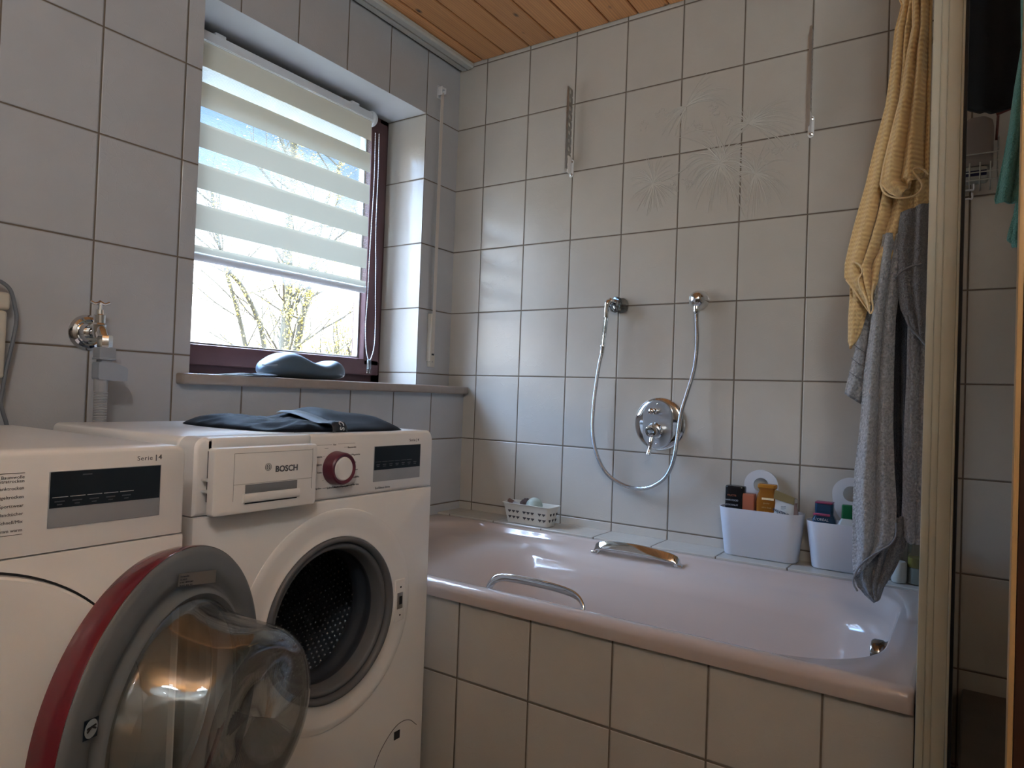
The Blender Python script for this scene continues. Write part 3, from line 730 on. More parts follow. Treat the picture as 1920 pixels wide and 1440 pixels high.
# program list printing
def pline(parent, x0, x1, z, y=WY, th=.0005):
    box(pbm, x0, x1, y - .0002, y + .0005, z, z + th)
pbm = BM()
kx, kz = KC.x, KC.z
pline(wm, kx - .050, kx - .012, .8255); pline(wm, kx + .004, kx + .050, .8265)
pline(wm, kx - .050, kx - .022, .7405); pline(wm, kx + .030, kx + .052, .7445)
for k in range(6):
    z_ = kz + .040 - k * .0158
    if k not in (): pline(wm, kx - (.044 if k in (3,) else .030), kx - .034 + (.012 if k in (0, 5) else 0) + .001, z_)
    pline(wm, kx + .034 - (.014 if k in (0, 5) else 0), kx + (.030 if k in (0, 5) else .040), z_)
obj('scale_lines', pbm, M['grey_print'], wm, smooth=False)
for k, s_ in enumerate(('Baumwolle', 'Pflegeleicht', 'Wolle', 'Outdoor', 'Schnell/Mix', 'Schnell/Mix leise')):
    text(s_, .0052, (kx + .030 + (.011 if k not in (0, 5) else 0), WY - .0003, kz + .038 - k * .0155), LU, LV, M['grey_print'], wm)
for k, s_ in enumerate(('Aus', 'Dessous', 'Hygiene', 'Extra', '', 'Spülen')):
    if s_ and k: text(s_, .0050, (kx - .036, WY - .0003, kz + .038 - k * .0155), LU, LV, M['grey_print'], wm, align='RIGHT')
text('Aus', .0050, (kx - .009, WY - .0003, .8242), LU, LV, M['grey_print'], wm)
text('Spülen/Schleudern/Abpumpen', .0052, (kx - .021, WY - .0003, .7385), LU, LV, M['grey_print'], wm, space=.9)
# display
dx0_, dx1_ = -1.131, -.983
bm = BM(); box(bm, dx0_, dx1_, WY - .0012, WY + .001, .7415, .8175, .0006); dp = obj('display', bm, M['silver_strip'], wm)
bm = BM(); box(bm, dx0_ + .001, dx1_ - .0015, WY - .0018, WY - .0008, .7665, .8168); obj('display_glass', bm, M['display'], dp, smooth=False)
pbm = BM()
for k in range(6): pline(dp, dx0_ + .004 + k * .0195, dx0_ + .021 + k * .0195, .7835, WY - .0018, .0007)
for k in range(7):
    pline(dp, dx0_ + .007 + k * .0195, dx0_ + .017 + k * .0195, .7770, WY - .0018, .0012); 
    pline(dp, dx0_ + .008 + k * .0195, dx0_ + .016 + k * .0195, .7735, WY - .0018, .0010)
obj('touch_marks', pbm, simple('dim_print', (.10, .12, .15), .5, noise_s=10, noise_a=.05), dp, smooth=False)
text('Serie', .0085, (-1.021, WY - .0003, .8245), LU, LV, M['grey_print'], wm, space=1.15)
text('| 4', .0085, (-.9975, WY - .0003, .8245), LU, LV, M['grey_print'], wm, bold=.0002)
text('EcoSilence Drive', .0066, (-1.124, WY - .0003, .7255), LU, LV, M['grey_print'], wm)
# raised and stepped ring pressed into the front panel
bm = BM()
lathe(bm, (HC.x, WY - .0003, HC.z), (0, -1, 0), [(.222, -.002), (.2205, .0015), (.217, .0035), (.205, .0032), (.186, .0012), (.172, .0012), (.168, .003), (.166, .003), (.1625, -.001)], 96)
obj('door_surround', bm, M['white_enamel'], wm)
# grey gasket
bm = BM()
lathe(bm, (HC.x, WY, HC.z), (0, 1, 0), [(.1645, -.002), (.1635, -.008), (.159, -.010), (.154, -.006), (.152, .000), (.1515, .004), (.149, .001), (.143, .000), (.139, .006), (.136, .020), (.134, .030)], 96)
obj('door_gasket', bm, M['rubber'], wm, angle=1.2)
bm = BM(); lathe(bm, (HC.x, WY, HC.z), (0, 1, 0), [(.134, .030), (.133, .035), (.139, .045), (.139, .058), (.133, .066), (.131, .085), (.140, .092), (.150, .100)], 96)
obj('gasket_fold', bm, simple('dark_rubber', (.035, .042, .055), .5, noise_s=20, noise_a=.1), wm, angle=1.2)
# drum with rows of small holes, their glint painted as pale dots
m, nt, b = newmat('drum_steel'); M['drum'] = m
t = N(nt, 'ShaderNodeTexCoord'); mp = N(nt, 'ShaderNodeVectorMath'); mp.operation = 'SUBTRACT'; nt.links.new(t.outputs['Object'], mp.inputs[0]); mp.inputs[1].default_value = HC
s = N(nt, 'ShaderNodeSeparateXYZ'); nt.links.new(mp.outputs[0], s.inputs[0])
an = mth(nt, 'ARCTAN2', s.outputs['Z'], s.outputs['X'])
U_ = mth(nt, 'MULTIPLY', an, 96 / (2 * PI)); V_ = mth(nt, 'DIVIDE', s.outputs['Y'], .0135)
off = mth(nt, 'MULTIPLY', mth(nt, 'MODULO', mth(nt, 'ADD', mth(nt, 'FLOOR', V_), 100), 2), .5)
fu = mth(nt, 'SUBTRACT', mth(nt, 'FRACT', mth(nt, 'ADD', mth(nt, 'ADD', U_, off), 200)), .5); fv = mth(nt, 'SUBTRACT', mth(nt, 'FRACT', V_), .5)
dd = mth(nt, 'SQRT', mth(nt, 'ADD', mth(nt, 'MULTIPLY', fu, fu), mth(nt, 'MULTIPLY', fv, fv)))
hole = mth(nt, 'LESS_THAN', dd, .17)
rim_ = mth(nt, 'LESS_THAN', mth(nt, 'ABSOLUTE', mth(nt, 'SUBTRACT', dd, .21)), .05)
nt.links.new(mixc(nt, rim_, mixc(nt, hole, (.13, .14, .16), (.9, .92, .95)), (.10, .10, .12)), b.inputs['Base Color'])
b.inputs['Metallic'].default_value = .55; b.inputs['Roughness'].default_value = .38
bp = N(nt, 'ShaderNodeBump'); bp.inputs['Distance'].default_value = .003; bp.inputs['Strength'].default_value = 1
sm = N(nt, 'ShaderNodeMapRange'); nt.links.new(dd, sm.inputs[0]); sm.inputs[1].default_value = .1; sm.inputs[2].default_value = .35
nt.links.new(sm.outputs[0], bp.inputs['Height']); nt.links.new(bp.outputs[0], b.inputs['Normal'])
bm = BM(); lathe(bm, (HC.x, WY, HC.z), (0, 1, 0), [(.150, .098), (.175, .099), (.215, .110), (.235, .125), (.240, .145), (.240, .425), (.225, .440), (0, .448)], 96)
dm_ = obj('drum', bm, M['drum'], wm, angle=.9)
for a in (35, 155, 275):
    bm = BM(); ar = math.radians(a); c_ = V((math.cos(ar), 0, math.sin(ar))); tt = V((-math.sin(ar), 0, math.cos(ar)))
    rings = []
    for k in range(9):
        y_ = .130 + .29 * k / 8; s_ = .45 + .55 * math.sin(PI * (k + .7) / 9.4)
        rings.append([HC + V((0, y_, 0)) + c_ * (.2385 - hh * s_) + tt * ww for ww, hh in ((-.034, 0), (-.022, .022), (-.010, .045), (0, .050), (.010, .045), (.022, .022), (.034, 0))])
    loft(bm, rings); obj('drum_paddle', bm, simple('paddle_grey', (.035, .038, .045), .4, noise_s=10, noise_a=.1), dm_)
# door catch
bm = BM(); box(bm, -1.052, -1.022, WY - .0052, WY - .001, .425, .517, .0012); ck = obj('door_catch', bm, M['white_enamel'], wm)
bm = BM(); box(bm, -1.047, -1.029, WY - .0064, WY - .004, .452, .488, .001); obj('catch_slot', bm, M['steel'], ck)
bm = BM(); box(bm, -1.041, -1.032, WY - .0070, WY - .006, .462, .480); obj('catch_hole', bm, M['dark'], ck, smooth=False)
for z_ in (.500, .438): bm = BM(); lathe(bm, (-1.036, WY - .0050, z_), (0, -1, 0), [(.0022, 0), (.0022, .0006), (0, .0006)], 10); obj('screw', bm, M['dark'], ck, smooth=False)
# filter flap, bottom right
bm = BM(); fp = [V((-1.097 + .0, WY - .0006, .060))]
fa = spline([(-1.105, WY - .0005, .03), (-1.100, WY - .0005, .10), (-1.080, WY - .0005, .145), (-1.045, WY - .0005, .178), (-1.015, WY - .0005, .190), (-.985, WY - .0005, .185), (-.960, WY - .0005, .165)], 6)
tube(bm, fa, .0008, 5); obj('flap_joint', bm, M['grey_print'], wm)
bm = BM(); box(bm, -1.034, -1.016, WY - .001, WY + .001, .157, .175); obj('flap_notch', bm, M['dark'], wm, smooth=False)
# ------- open door
HG = V((-1.415, -.608, .465)); phi = math.radians(207.4); RD = .235
dv_ = V((math.cos(phi), math.sin(phi), 0)); DC = HG + dv_ * RD; DN = V((-dv_.y * -1, dv_.x * 1, 0))
DN = V((dv_.y, -dv_.x, 0)) 
if DN.dot(CAM - DC) < 0: DN = -DN
bm = BM()
lathe(bm, DC, DN, [(.155, -.006), (.160, .000), (.166, .006), (.172, .004), (.176, -.004), (.184, -.005), (.190, .000), (.200, .003), (.212, .002), (.224, .0), (.231, -.002), (.2335, -.006)], 128)
ring = obj('door_ring', bm, M['door_grey'], wm, angle=1.0)
bm = BM(); lathe(bm, DC, DN, [(.2340, -.006), (.2350, -.009), (.2330, -.030), (.2280, -.046), (.2240, -.048)], 128); obj('door_rim', bm, M['red_rim'], wm)
bm = BM(); lathe(bm, DC, DN, [(.2240, -.048), (.200, -.052), (.165, -.050), (.160, -.044)], 96); obj('door_outer_ring', bm, M['white_enamel'], wm)
bm = BM(); lathe(bm, DC, DN, [(.162, -.050), (.162, -.046)], 64, cap0=True, cap1=True); obj('door_cover', bm, M['door_glass'], wm)
bm = BM(); e_ = dv_ * -.018
pr_ = [(.158, .000), (.150, .012), (.142, .030), (.134, .055), (.128, .080), (.124, .100), (.119, .112), (.108, .120), (.090, .122), (.0, .118)]
ax = DN; u = dv_; v = V((0, 0, 1)); rings = []
for r_, h_ in pr_:
    rings.append([DC + ax * (h_ + .0 + .020 * (h_ / .12) * math.cos(2 * PI * k / 96 + PI)) - dv_ * (.012 * h_ / .12) + u * (math.cos(2 * PI * k / 96) * max(r_, 1e-4)) + v * (math.sin(2 * PI * k / 96) * max(r_, 1e-4)) for k in range(96)])
loft(bm, rings, False, False)
gl = obj('door_bowl', bm, clear('bowl_glass', (.93, .94, .94), .10, .03, .6), wm, angle=3)
sm_ = gl.modifiers.new('thickness', 'SOLIDIFY'); sm_.thickness = .004; sm_.offset = 0
bm = BM()      # hinge
box(bm, -1.437, -1.398, -.618, WY - .002, .43, .50, .004); obj('door_hinge', bm, M['door_grey'], wm)
# labels on the ring
UX = V((0, 0, 1)).cross(DN).normalized()
if UX.dot(RGT) < 0: UX = -UX
def onring(px, py):
    d = FWD + RGT * ((px - 960) / FPX) + UPV * ((720 - py) / FPX); t_ = (DC + DN * .004 - CAM).dot(DN) / d.dot(DN); return CAM + d * t_
bm = BM(); A, B, C_, E_ = [onring(*p) for p in ((335, 1076), (405, 1068), (403, 1092), (332, 1100))]
t = bmesh.new(); t.faces.new([t.verts.new(p + DN * .0008) for p in (A, B, C_, E_)]); bmesh.ops.solidify(t, geom=t.faces[:], thickness=.0004); merge(bm, t)
lb = obj('rating_label', bm, simple('label_paper', (.42, .41, .39), .5, noise_s=30, noise_a=.04), ring, smooth=False)
ud = (B - A).normalized(); vd = (A - E_).normalized()
for k, (s_, sz) in enumerate((('Waschmaschine', .0034), ('E-Nr WAN28', .0030), ('FD 9704  1 400 W  0 230 V', .0030), ('220-240 V   50 Hz   10 A', .0032))):
    text(s_, sz, A + ud * .003 - vd * (.0050 + k * .0042) + DN * .0014, ud, vd, M['grey_print'], lb)
bm = BM(); t = bmesh.new(); Q = [onring(*p) for p in ((157, 1353), (185, 1341), (181, 1379), (153, 1392))]
t.faces.new([t.verts.new(p + DN * .0008) for p in Q]); bmesh.ops.solidify(t, geom=t.faces[:], thickness=.0004); merge(bm, t)
lb2 = obj('warning_label', bm, simple('label_blue', (.012, .030, .055), .4, noise_s=30, noise_a=.04), ring, smooth=False)
qc = sum(Q, V()) / 4; bm = BM(); lathe(bm, qc + DN * .0010, DN, [(.0105, 0), (.0105, .0004), (.0, .0004)], 28); obj('label_disc', bm, simple('label_pale', (.38, .45, .50), .4, noise_s=30, noise_a=.04), lb2)
bm = BM(); 
for a_ in (.5, -.5): tube(bm, [qc + DN * .0015 + UX * (-.007) + V((0, 0, -.004 * a_)), qc + DN * .0015 + V((0, 0, .002)), qc + DN * .0015 + UX * .007 + V((0, 0, .004 * a_))], .0012, 6)
obj('label_sign', bm, M['dark'], lb2)

# ================================================================== DRYER
TX1, TY, TYB, TZ1 = -1.592, -.65, -.06, .843; TX0 = TX1 - .598
dy = thing('tumble_dryer', 'white tumble dryer with closed round door left of the open washing machine', 'tumble dryer', ((TX0 + TX1) / 2, -.35, 0))
bm = BM()
def rring(x0, x1, z0, z1, r, y_, ins):
    return [V((a, y_, c)) for a, c in [(x1 - ins, z0)] + [(x1 - ins - r + r * math.cos(PI / 2 * k / 8), z1 - ins - r + r * math.sin(PI / 2 * k / 8)) for k in range(9)] + [(x0 + ins + r + r * math.cos(PI / 2 + PI / 2 * k / 8), z1 - ins - r + r * math.sin(PI / 2 + PI / 2 * k / 8)) for k in range(9)] + [(x0 + ins, z0)]]
loft(bm, [rring(TX0, TX1, .7105, TZ1, .016, y_, i_) for y_, i_ in ((TY + .05, 0), (TY + .006, 0), (TY + .0015, .003), (TY, .006))])
obj('control_panel', bm, M['white_enamel'], dy)
bm = BM(); loft(bm, [rring(TX0 + .001, TX1 - .001, .80, TZ1 - .001, .014, y_, i_) for y_, i_ in ((TY + .051, 0), (TYB - .004, 0), (TYB, .003))]); obj('worktop', bm, M['white_enamel'], dy)
bm = BM(); box(bm, TX0, TX1 - .001, TY + .05, TYB, .005, .81, .002); obj('cabinet', bm, M['white_enamel'], dy)
bm = BM(); box(bm, TX0, TX1, TY, TY + .049, .005, .7085, .003); obj('front_panel', bm, M['white_enamel'], dy)
TC = V(((TX0 + TX1) / 2, TY, .455))
bm = BM(); lathe(bm, TC, (0, -1, 0), [(.2445, -.002), (.2445, .0015), (.2475, .0015), (.2475, -.002)], 96); obj('door_gap', bm, M['dark'], dy)
bm = BM(); lathe(bm, TC, (0, -1, 0), [(.2435, -.001), (.2435, .010), (.2405, .013), (.20, .019), (.12, .022), (0, .023)], 96); obj('round_door', bm, M['white_enamel'], dy)
a = [on('y', TY, *p) for p in ((88, 885), (298, 872), (302, 963), (93, 992))]
ddx0, ddx1, ddz0, ddz1 = -1.7805, -1.632, .7415, .8155
bm = BM(); box(bm, ddx0, ddx1, TY - .0012, TY + .001, ddz0, ddz1, .0006); dp = obj('display', bm, M['silver_strip'], dy)
bm = BM(); box(bm, ddx0 + .001, ddx1 - .0015, TY - .0018, TY - .0008, ddz0 + .026, ddz1 - .0007); obj('display_glass', bm, M['display'], dp, smooth=False)
pbm = BM()
for k in range(5): box(pbm, ddx0 + .004 + k * .0215, ddx0 + .023 + k * .0215, TY - .0022, TY - .0016, ddz0 + .0395, ddz0 + .0403)
obj('touch_marks', pbm, M['light_print'], dp, smooth=False)
pbm = BM(); box(pbm, ddx0 + .04, ddx0 + .052, TY - .0022, TY - .0016, ddz1 - .007, ddz1 - .0055); obj('display_word', pbm, simple('dim_print3', (.07, .085, .11), .5, noise_s=10, noise_a=.05), dp, smooth=False)
pbm = BM()
for k in range(5): box(pbm, ddx0 + .007 + k * .0215, ddx0 + .019 + k * .0215, TY - .0022, TY - .0016, ddz0 + .0335, ddz0 + .0350); box(pbm, ddx0 + .010 + k * .0215, ddx0 + .016 + k * .0215, TY - .0022, TY - .0016, ddz0 + .0295, ddz0 + .0308)
obj('touch_words', pbm, simple('dim_print2', (.07, .085, .11), .5, noise_s=10, noise_a=.05), dp, smooth=False)
text('Serie', .0092, (-1.6675, TY - .0003, .8235), LU, LV, M['grey_print'], dy, space=1.2)
text('| 4', .0092, (-1.6410, TY - .0003, .8240), LU, LV, M['grey_print'], dy, bold=.0003)
for k, s_ in enumerate(('Baumwolle', 'extratrocken', 'schranktrocken', 'bügeltrocken', '- Sportswear', 'Handtücher', '- Schnell/Mix', 'Zeitprogramm warm')):
    zz = (.8095, .8045, .7955, .7845, .7735, .7630, .7530, .7425)[k]
    text(s_, .0058, (-1.8085, TY - .0003, zz), LU, LV, M['grey_print'], dy, align='RIGHT')
for z_ in (.8160, .7385): pbm = BM(); box(pbm, -1.87, -1.8085, TY - .0004, TY + .001, z_, z_ + .0006); obj('printed_line', pbm, M['grey_print'], dy, smooth=False)

# ------------------------------------------------------------------ black sports shorts on the washer
def heap(name, outline, hf, mat, z0, step=.006, th=.004):
    xs = [p[0] for p in outline]; ys = [p[1] for p in outline]
    cx_, cy_ = sum(xs) / len(xs), sum(ys) / len(ys); sp_ = spline([V((a, b_, 0)) for a, b_ in outline] + [V((outline[0][0], outline[0][1], 0))], 10)[:-1]
    bm = BM(); rings = []; nr = 26
    for i in range(nr + 1):
        s_ = 1 - (i / nr); s_ = max(s_, .001)
        ring = []
        for p in sp_:
            x, y = cx_ + (p.x - cx_) * s_, cy_ + (p.y - cy_) * s_
            edge = 1 - s_; rise = min(1, edge * 9) ** .5
            ring.append(V((x, y, z0 + th * (.15 + rise) + hf(x, y) * min(1, edge * 4.5) ** .7)))
        rings.append(ring)
    loft(bm, [[V((p.x, p.y, z0)) for p in rings[0]]] + rings)
    return bm
def hf(x, y):
    h = .036 * math.exp(-(((x + 1.12) / .085) ** 2 + ((y + .40) / .11) ** 2)) + .012 * math.exp(-(((x + 1.02) / .05) ** 2 + ((y + .47) / .08) ** 2))
    h += .008 * math.exp(-(((x + 1.26) / .07) ** 2 + ((y + .30) / .16) ** 2))
    left = max(0, min(1, (-x - 1.19) / .06))
    n_ = noise.noise(V((x * 12, y * 9, 1.3))) * .008 + (1 - abs(noise.noise(V((x * 16 + y * 10, y * 22, 7.1)))) * 2) * .010 * left
    return max(0, h + n_ + .004)
ow = [(-1.275, -.535), (-1.16, -.562), (-1.06, -.565), (-1.005, -.545), (-.985, -.49), (-1.01, -.42), (-1.08, -.34), (-1.15, -.26), (-1.19, -.17), (-1.24, -.115), (-1.31, -.16), (-1.34, -.26), (-1.34, -.38), (-1.325, -.48)]
sh = thing('sports_shorts', 'crumpled black sports shorts with white waistband letters on the washing machine', 'shorts', (-1.16, -.40, WZ))
sm1 = simple('black_nylon', (.005, .007, .012), .5, spec=.12, noise_s=30, noise_a=.2, bump=.35, bscale=18)
obj('shorts_body', heap('shorts', ow, hf, sm1, WZ - .0005), sm1, sh, angle=3)
def htop(x, y): return WZ + .006 + hf(x, y)
# waistband: an elastic band rolled over the front edge of the heap, its letters facing the room
bm = BM(); wb = []; NB = 22
for i in range(NB + 1):
    t = i / NB; x = -1.205 + .022 * t; y = -.552 + .20 * t; lift = 0.0
    zz = htop(x, y) + .004
    if t < .22: zz = WZ + .002 + (htop(-1.20, -.51) + .006 - WZ) * math.sin(t / .22 * PI / 2); y = -.5635 + .02 * (t / .22) ** 2
    wb.append(V((x, y, zz)))
rings = []
for p in wb: rings.append([p + V((-.020, .004, -.003)), p + V((-.012, 0, .0012)), p, p + V((.012, 0, .0015)), p + V((.020, .004, -.003))])
loft(bm, rings, closed=False)
wbo = obj('waistband', bm, simple('waistband_elastic', (.02, .028, .042), .45, noise_s=50, noise_a=.1), sh, angle=3)
lm = simple('white_print', (.62, .66, .70), .5, noise_s=30, noise_a=.05)
for ch_, k in (('S', 0), ('C', 2), ('O', 4)):
    p = (wb[k] + wb[k + 1]) / 2 if k < NB else wb[k]; up_ = (wb[k + 1] - wb[k]).normalized(); nrm = V((1, 0, 0)).cross(up_).normalized()
    if nrm.dot(CAM - p) < 0: nrm = -nrm
    uu = -up_; vv = nrm.cross(uu)
    text(ch_, .0165, p + nrm * .0022 - vv * .006 - uu * .006, uu, vv, lm, wbo, bold=.0004)

# ================================================================== BATHTUB
tb = thing('bathtub', 'beige built-in bathtub with chrome grab handles under the tiled wall', 'bathtub', (-.47, -.76, .06))
CS, SS = 14, 10
def tr(x0, x1, y0, y1, r, z): return rrect(x0, x1, y0, y1, r, z, CS, SS)
bm = BM()
XB = -.1355
R = [tr(-.872, XB, -1.575, .058, .010, .436), tr(-.874, XB, -1.5755, .058, .012, .455), tr(-.871, XB, -1.575, .058, .012, .468), tr(-.862, XB - .002, -1.572, .055, .014, .4745), tr(-.850, XB - .008, -1.565, .050, .020, .4755)]
inner = tr(-.838, -.156, -1.518, -.005, .20, .4745)
i2 = tr(-.829, -.164, -1.512, -.016, .20, .4690)
i3 = tr(-.822, -.172, -1.509, -.024, .20, .4560)
R += [inner, i2, i3]
# arm-rest level: its inner line swings in towards the middle of the tub
fold = tr(-.800, -.275, -1.506, -.22, .20, .424)
def blend(pt):
    t = max(0, min(1, (-pt.y - .15) / .75)); t = t * t * (3 - 2 * t); return t
fold2 = []
for p, q in zip(fold, i3):
    if p.x > -.42:
        t = blend(p); x = q.x + (p.x - q.x) * t - (1 - t) * .012
        z = .424 + (1 - t) * .018
        fold2.append(V((min(x, q.x - .006), p.y, z)))
    else: fold2.append(p)
R.append([q.lerp(p, .5) + V((0, 0, -.002)) for p, q in zip(fold2, i3)]); R.append(fold2)
low = tr(-.785, -.298, -1.504, -.30, .19, .395); R.append([V((min(p.x, q.x - .012) if p.x > -.42 else p.x, p.y, p.z)) for p, q in zip(low, fold2)])
R += [tr(-.752, -.325, -1.494, -.42, .17, .28), tr(-.725, -.345, -1.470, -.52, .15, .16), tr(-.700, -.37, -1.42, -.58, .13, .105), tr(-.66, -.41, -1.36, -.65, .10, .085)]
loft(bm, R, False, True)
obj('tub_shell', bm, M['tub'], tb, angle=3)
def grab(x, y0, y1, zb, zt, sd, w, arch):
    bm = BM(); pts = spline([(x, y0, zb), (x - arch * .5, y0 - .006, zb + (zt - zb) * .65), (x - arch, y0 - .035, zt - .001), (x - arch, (y0 + y1) / 2, zt + .003), (x - arch, y1 + .045, zt - .003), (x - arch * .5, y1 + .008, zb + (zt - zb) * .6), (x, y1, zb)], 8)
    rings = []; n_ = len(pts); sd = V(sd).normalized()
    for i, p in enumerate(pts):
        a = pts[max(i - 1, 0)]; b_ = pts[min(i + 1, n_ - 1)]; t = (b_ - a).normalized(); nn_ = t.cross(sd).normalized(); s2 = nn_.cross(t).normalized()
        ww = w * (.86 + .14 * math.cos((i / (n_ - 1) - .5) * 2 * PI)); tt = .0045
        rings.append([p + s2 * (ww * math.copysign(abs(math.cos(a_)) ** .6, math.cos(a_))) + nn_ * (tt * math.copysign(abs(math.sin(a_)) ** .8, math.sin(a_))) for a_ in [2 * PI * k / 20 for k in range(20)]])
    loft(bm, rings)
    for yy in (y0, y1): box(bm, x - w * .8, x + w * .8, yy - .014, yy + .012, zb - .006, zb + .004, .003)
    return bm
h1 = obj('grab_handle', grab(-.195, -.650, -.925, .4490, .476, (-.55, 0, -.83), .017, .012), M['chrome'], tb, angle=1)
h1['label'] = 'chrome grab handle on the wall side'
h2 = obj('grab_handle', grab(-.795, -.655, -.925, .435, .488, (.5, 0, -.85), .0125, -.02), M['chrome'], tb, angle=1)
h2['label'] = 'chrome grab handle on the room side'
bm = BM(); lathe(bm, (-.450, -1.516, .394), (0, 1, 0), [(0, .0), (.028, 0), (.031, .003), (.031, .018), (.029, .021), (.029, .024), (.031, .027), (.031, .044), (.028, .049), (0, .049)], 40)
obj('overflow_knob', bm, simple('chrome_dark_reflection', (.30, .29, .29), .08, 1.0, noise_s=5, noise_a=.3), tb)  # dark reflections put into the colour of the chrome knob

# ------------------------------------------------------------------ mixer, elbow, shower hose
mxr = thing('bath_mixer', 'round chrome concealed bath mixer plate with lever on the tiled wall', 'mixer', (0, -.773, .86))
MC = V((0, -.7735, .860))
bm = BM(); lathe(bm, MC, (-1, 0, 0), [(.088, 0), (.0885, .003), (.085, .008), (.076, .012), (.064, .013), (0, .013)], 64); obj('round_plate', bm, M['chrome'], mxr)
def stadium(cy, cz, hw, hh, x):
    return [V((x, cy + hw * math.cos(a), cz + (hh - hw) * (1 if math.sin(a) >= 0 else -1) + hw * math.sin(a))) for a in [2 * PI * (k + .5) / 48 for k in range(48)]]
bm = BM(); loft(bm, [stadium(MC.y + .002, MC.z, .052, .081, -.010), stadium(MC.y + .002, MC.z, .052, .081, -.0165), stadium(MC.y + .002, MC.z, .049, .078, -.019)]); obj('raised_panel', bm, M['chrome_soft'], mxr)
bm = BM(); kc = on('x', -.03, 1222, 771); lathe(bm, (-.017, MC.y + .01, kc.z), (-1, 0, 0), [(.010, 0), (.010, .012), (.0065, .016), (.0065, .022), (.010, .027), (.0115, .033), (.010, .040), (.005, .044), (0, .0445)], 24)
obj('diverter_knob', bm, M['chrome'], mxr)
for z_ in (.066, -.066): bm = BM(); lathe(bm, (-.018, MC.y + .002, MC.z + z_), (-1, 0, 0), [(.003, 0), (.003, .002), (0, .003)], 10); obj('screw', bm, M['chrome'], mxr)
bm = BM(); zc = MC.z - .022
lathe(bm, (-.017, MC.y + .002, zc), (-1, 0, 0), [(.027, 0), (.027, .020), (.024, .024), (.022, .026), (.022, .046), (.019, .054), (.012, .056), (0, .056)], 36)
tube(bm, spline([(-.060, MC.y + .002, zc - .014), (-.066, MC.y + .003, zc - .040), (-.070, MC.y + .006, zc - .064), (-.074, MC.y + .008, zc - .080)], 5), [.010] * 6 + [.0085] * 5 + [.010] * 4 + [.006], 14, flat=.8)
lv = obj('lever', bm, M['chrome'], mxr)
bm = BM(); lathe(bm, (-.073, MC.y + .002, zc), (-1, 0, 0), [(.0125, 0), (.0125, .003), (.009, .008), (0, .010)], 10); obj('crystal_button', bm, M['clear_plastic'], lv, smooth=False)
el = thing('hose_elbow', 'round chrome wall elbow feeding the shower hose', 'hose outlet', (0, -.896, 1.25))
EC = V((0, -.897, 1.268))
bm = BM(); lathe(bm, EC, (-1, 0, 0), [(.031, 0), (.032, .004), (.031, .014), (.028, .028), (.022, .040), (.012, .047), (0, .049)], 40); obj('elbow_dome', bm, M['chrome'], el)
bm = BM(); lathe(bm, EC + V((-.030, 0, -.040)), (0, 0, 1), [(.0095, -.004), (.011, 0), (.011, .014), (.010, .018), (.012, .026)], 20, cap0=True); obj('outlet_nipple', bm, M['chrome'], el)
# holder and hand shower (clear handle)
hs = thing('shower_holder', 'small clear plastic shower head holder on the tiled wall', 'holder', (0, -.615, 1.25))
hc = on('x', 0, 1166, 575)
bm = BM(); lathe(bm, (0, hc.y, hc.z + .003), (-1, 0, 0), [(.026, 0), (.027, .004), (.024, .010), (.012, .014), (.010, .030)], 18, cap0=True, cap1=True); 
box(bm, -.040, -.016, hc.y - .030, hc.y - .004, hc.z - .020, hc.z + .002, .003); obj('holder_body', bm, M['clear_plastic'], hs)
sh_ = thing('hand_shower', 'hand shower with clear ribbed handle and chrome collar on its holder', 'hand shower', (-.05, -.58, 1.20))
T0 = on('x', -.055, 1139, 572); T1 = on('x', -.055, 1130, 650)
bm = BM(); tube(bm, [T0.lerp(T1, 0.25), T0.lerp(T1, .95)], .0072, 12); obj('clear_handle', bm, M['clear_plastic'], sh_)
bm = BM(); tube(bm, [T0.lerp(T1, .15), T0.lerp(T1, 1.0)], .0035, 10)
lathe(bm, T1, (T1 - T0), [(.0085, -.006), (.0095, -.003), (.0095, .002), (.0085, .004), (.0085, .007), (.0078, .010), (.0078, .024), (.006, .026)], 18, cap0=True, cap1=True); obj('collar', bm, M['chrome'], sh_)
bm = BM(); hp = [T0.lerp(T1, .30), T0 + V((0, .001, .002)), T0 + V((.010, -.004, .013)), T0 + V((.028, -.012, .010))]
tube(bm, spline(hp, 6), [.0085] * 6 + [.0105] * 6 + [.013] * 6 + [.022], 16); obj('shower_head', bm, M['chrome'], sh_)
bm = BM(); lathe(bm, T0 + V((.022, -.010, .007)), V((.86, -.45, -.15)), [(.020, 0), (.027, .006), (.028, .016), (.024, .020)], 20, cap0=True, cap1=True); obj('clear_face', bm, M['clear_plastic'], sh_)
bm = BM()
hosepx = ((1306, 600, -.030), (1307, 640, -.032), (1302, 690, -.036), (1289, 735, -.045), (1277, 775, -.062), (1270, 820, -.072), (1262, 865, -.066), (1245, 897, -.055), (1212, 915, -.045), (1175, 912, -.040), (1140, 890, -.040), (1120, 855, -.042), (1111, 810, -.045), (1113, 760, -.048), (1119, 710, -.052), (1124, 680, -.055))
hp = [on('x', d_, a_, b_) for a_, b_, d_ in hosepx]
hp = [V((EC.x - .030, EC.y, EC.z - .045))] + hp[0:] + [T1 + (T1 - T0).normalized() * .022]
tube(bm, spline(hp, 10), .0066, 12)
m, nt, b = newmat('metal_hose'); b.inputs['Metallic'].default_value = 1; b.inputs['Roughness'].default_value = .22; b.inputs['Base Color'].default_value = (.55, .56, .58, 1)
tcn = N(nt, 'ShaderNodeTexCoord'); wv_ = N(nt, 'ShaderNodeTexWave'); wv_.inputs['Scale'].default_value = 120; wv_.bands_direction = 'Z'; nt.links.new(tcn.outputs['Object'], wv_.inputs['Vector'])
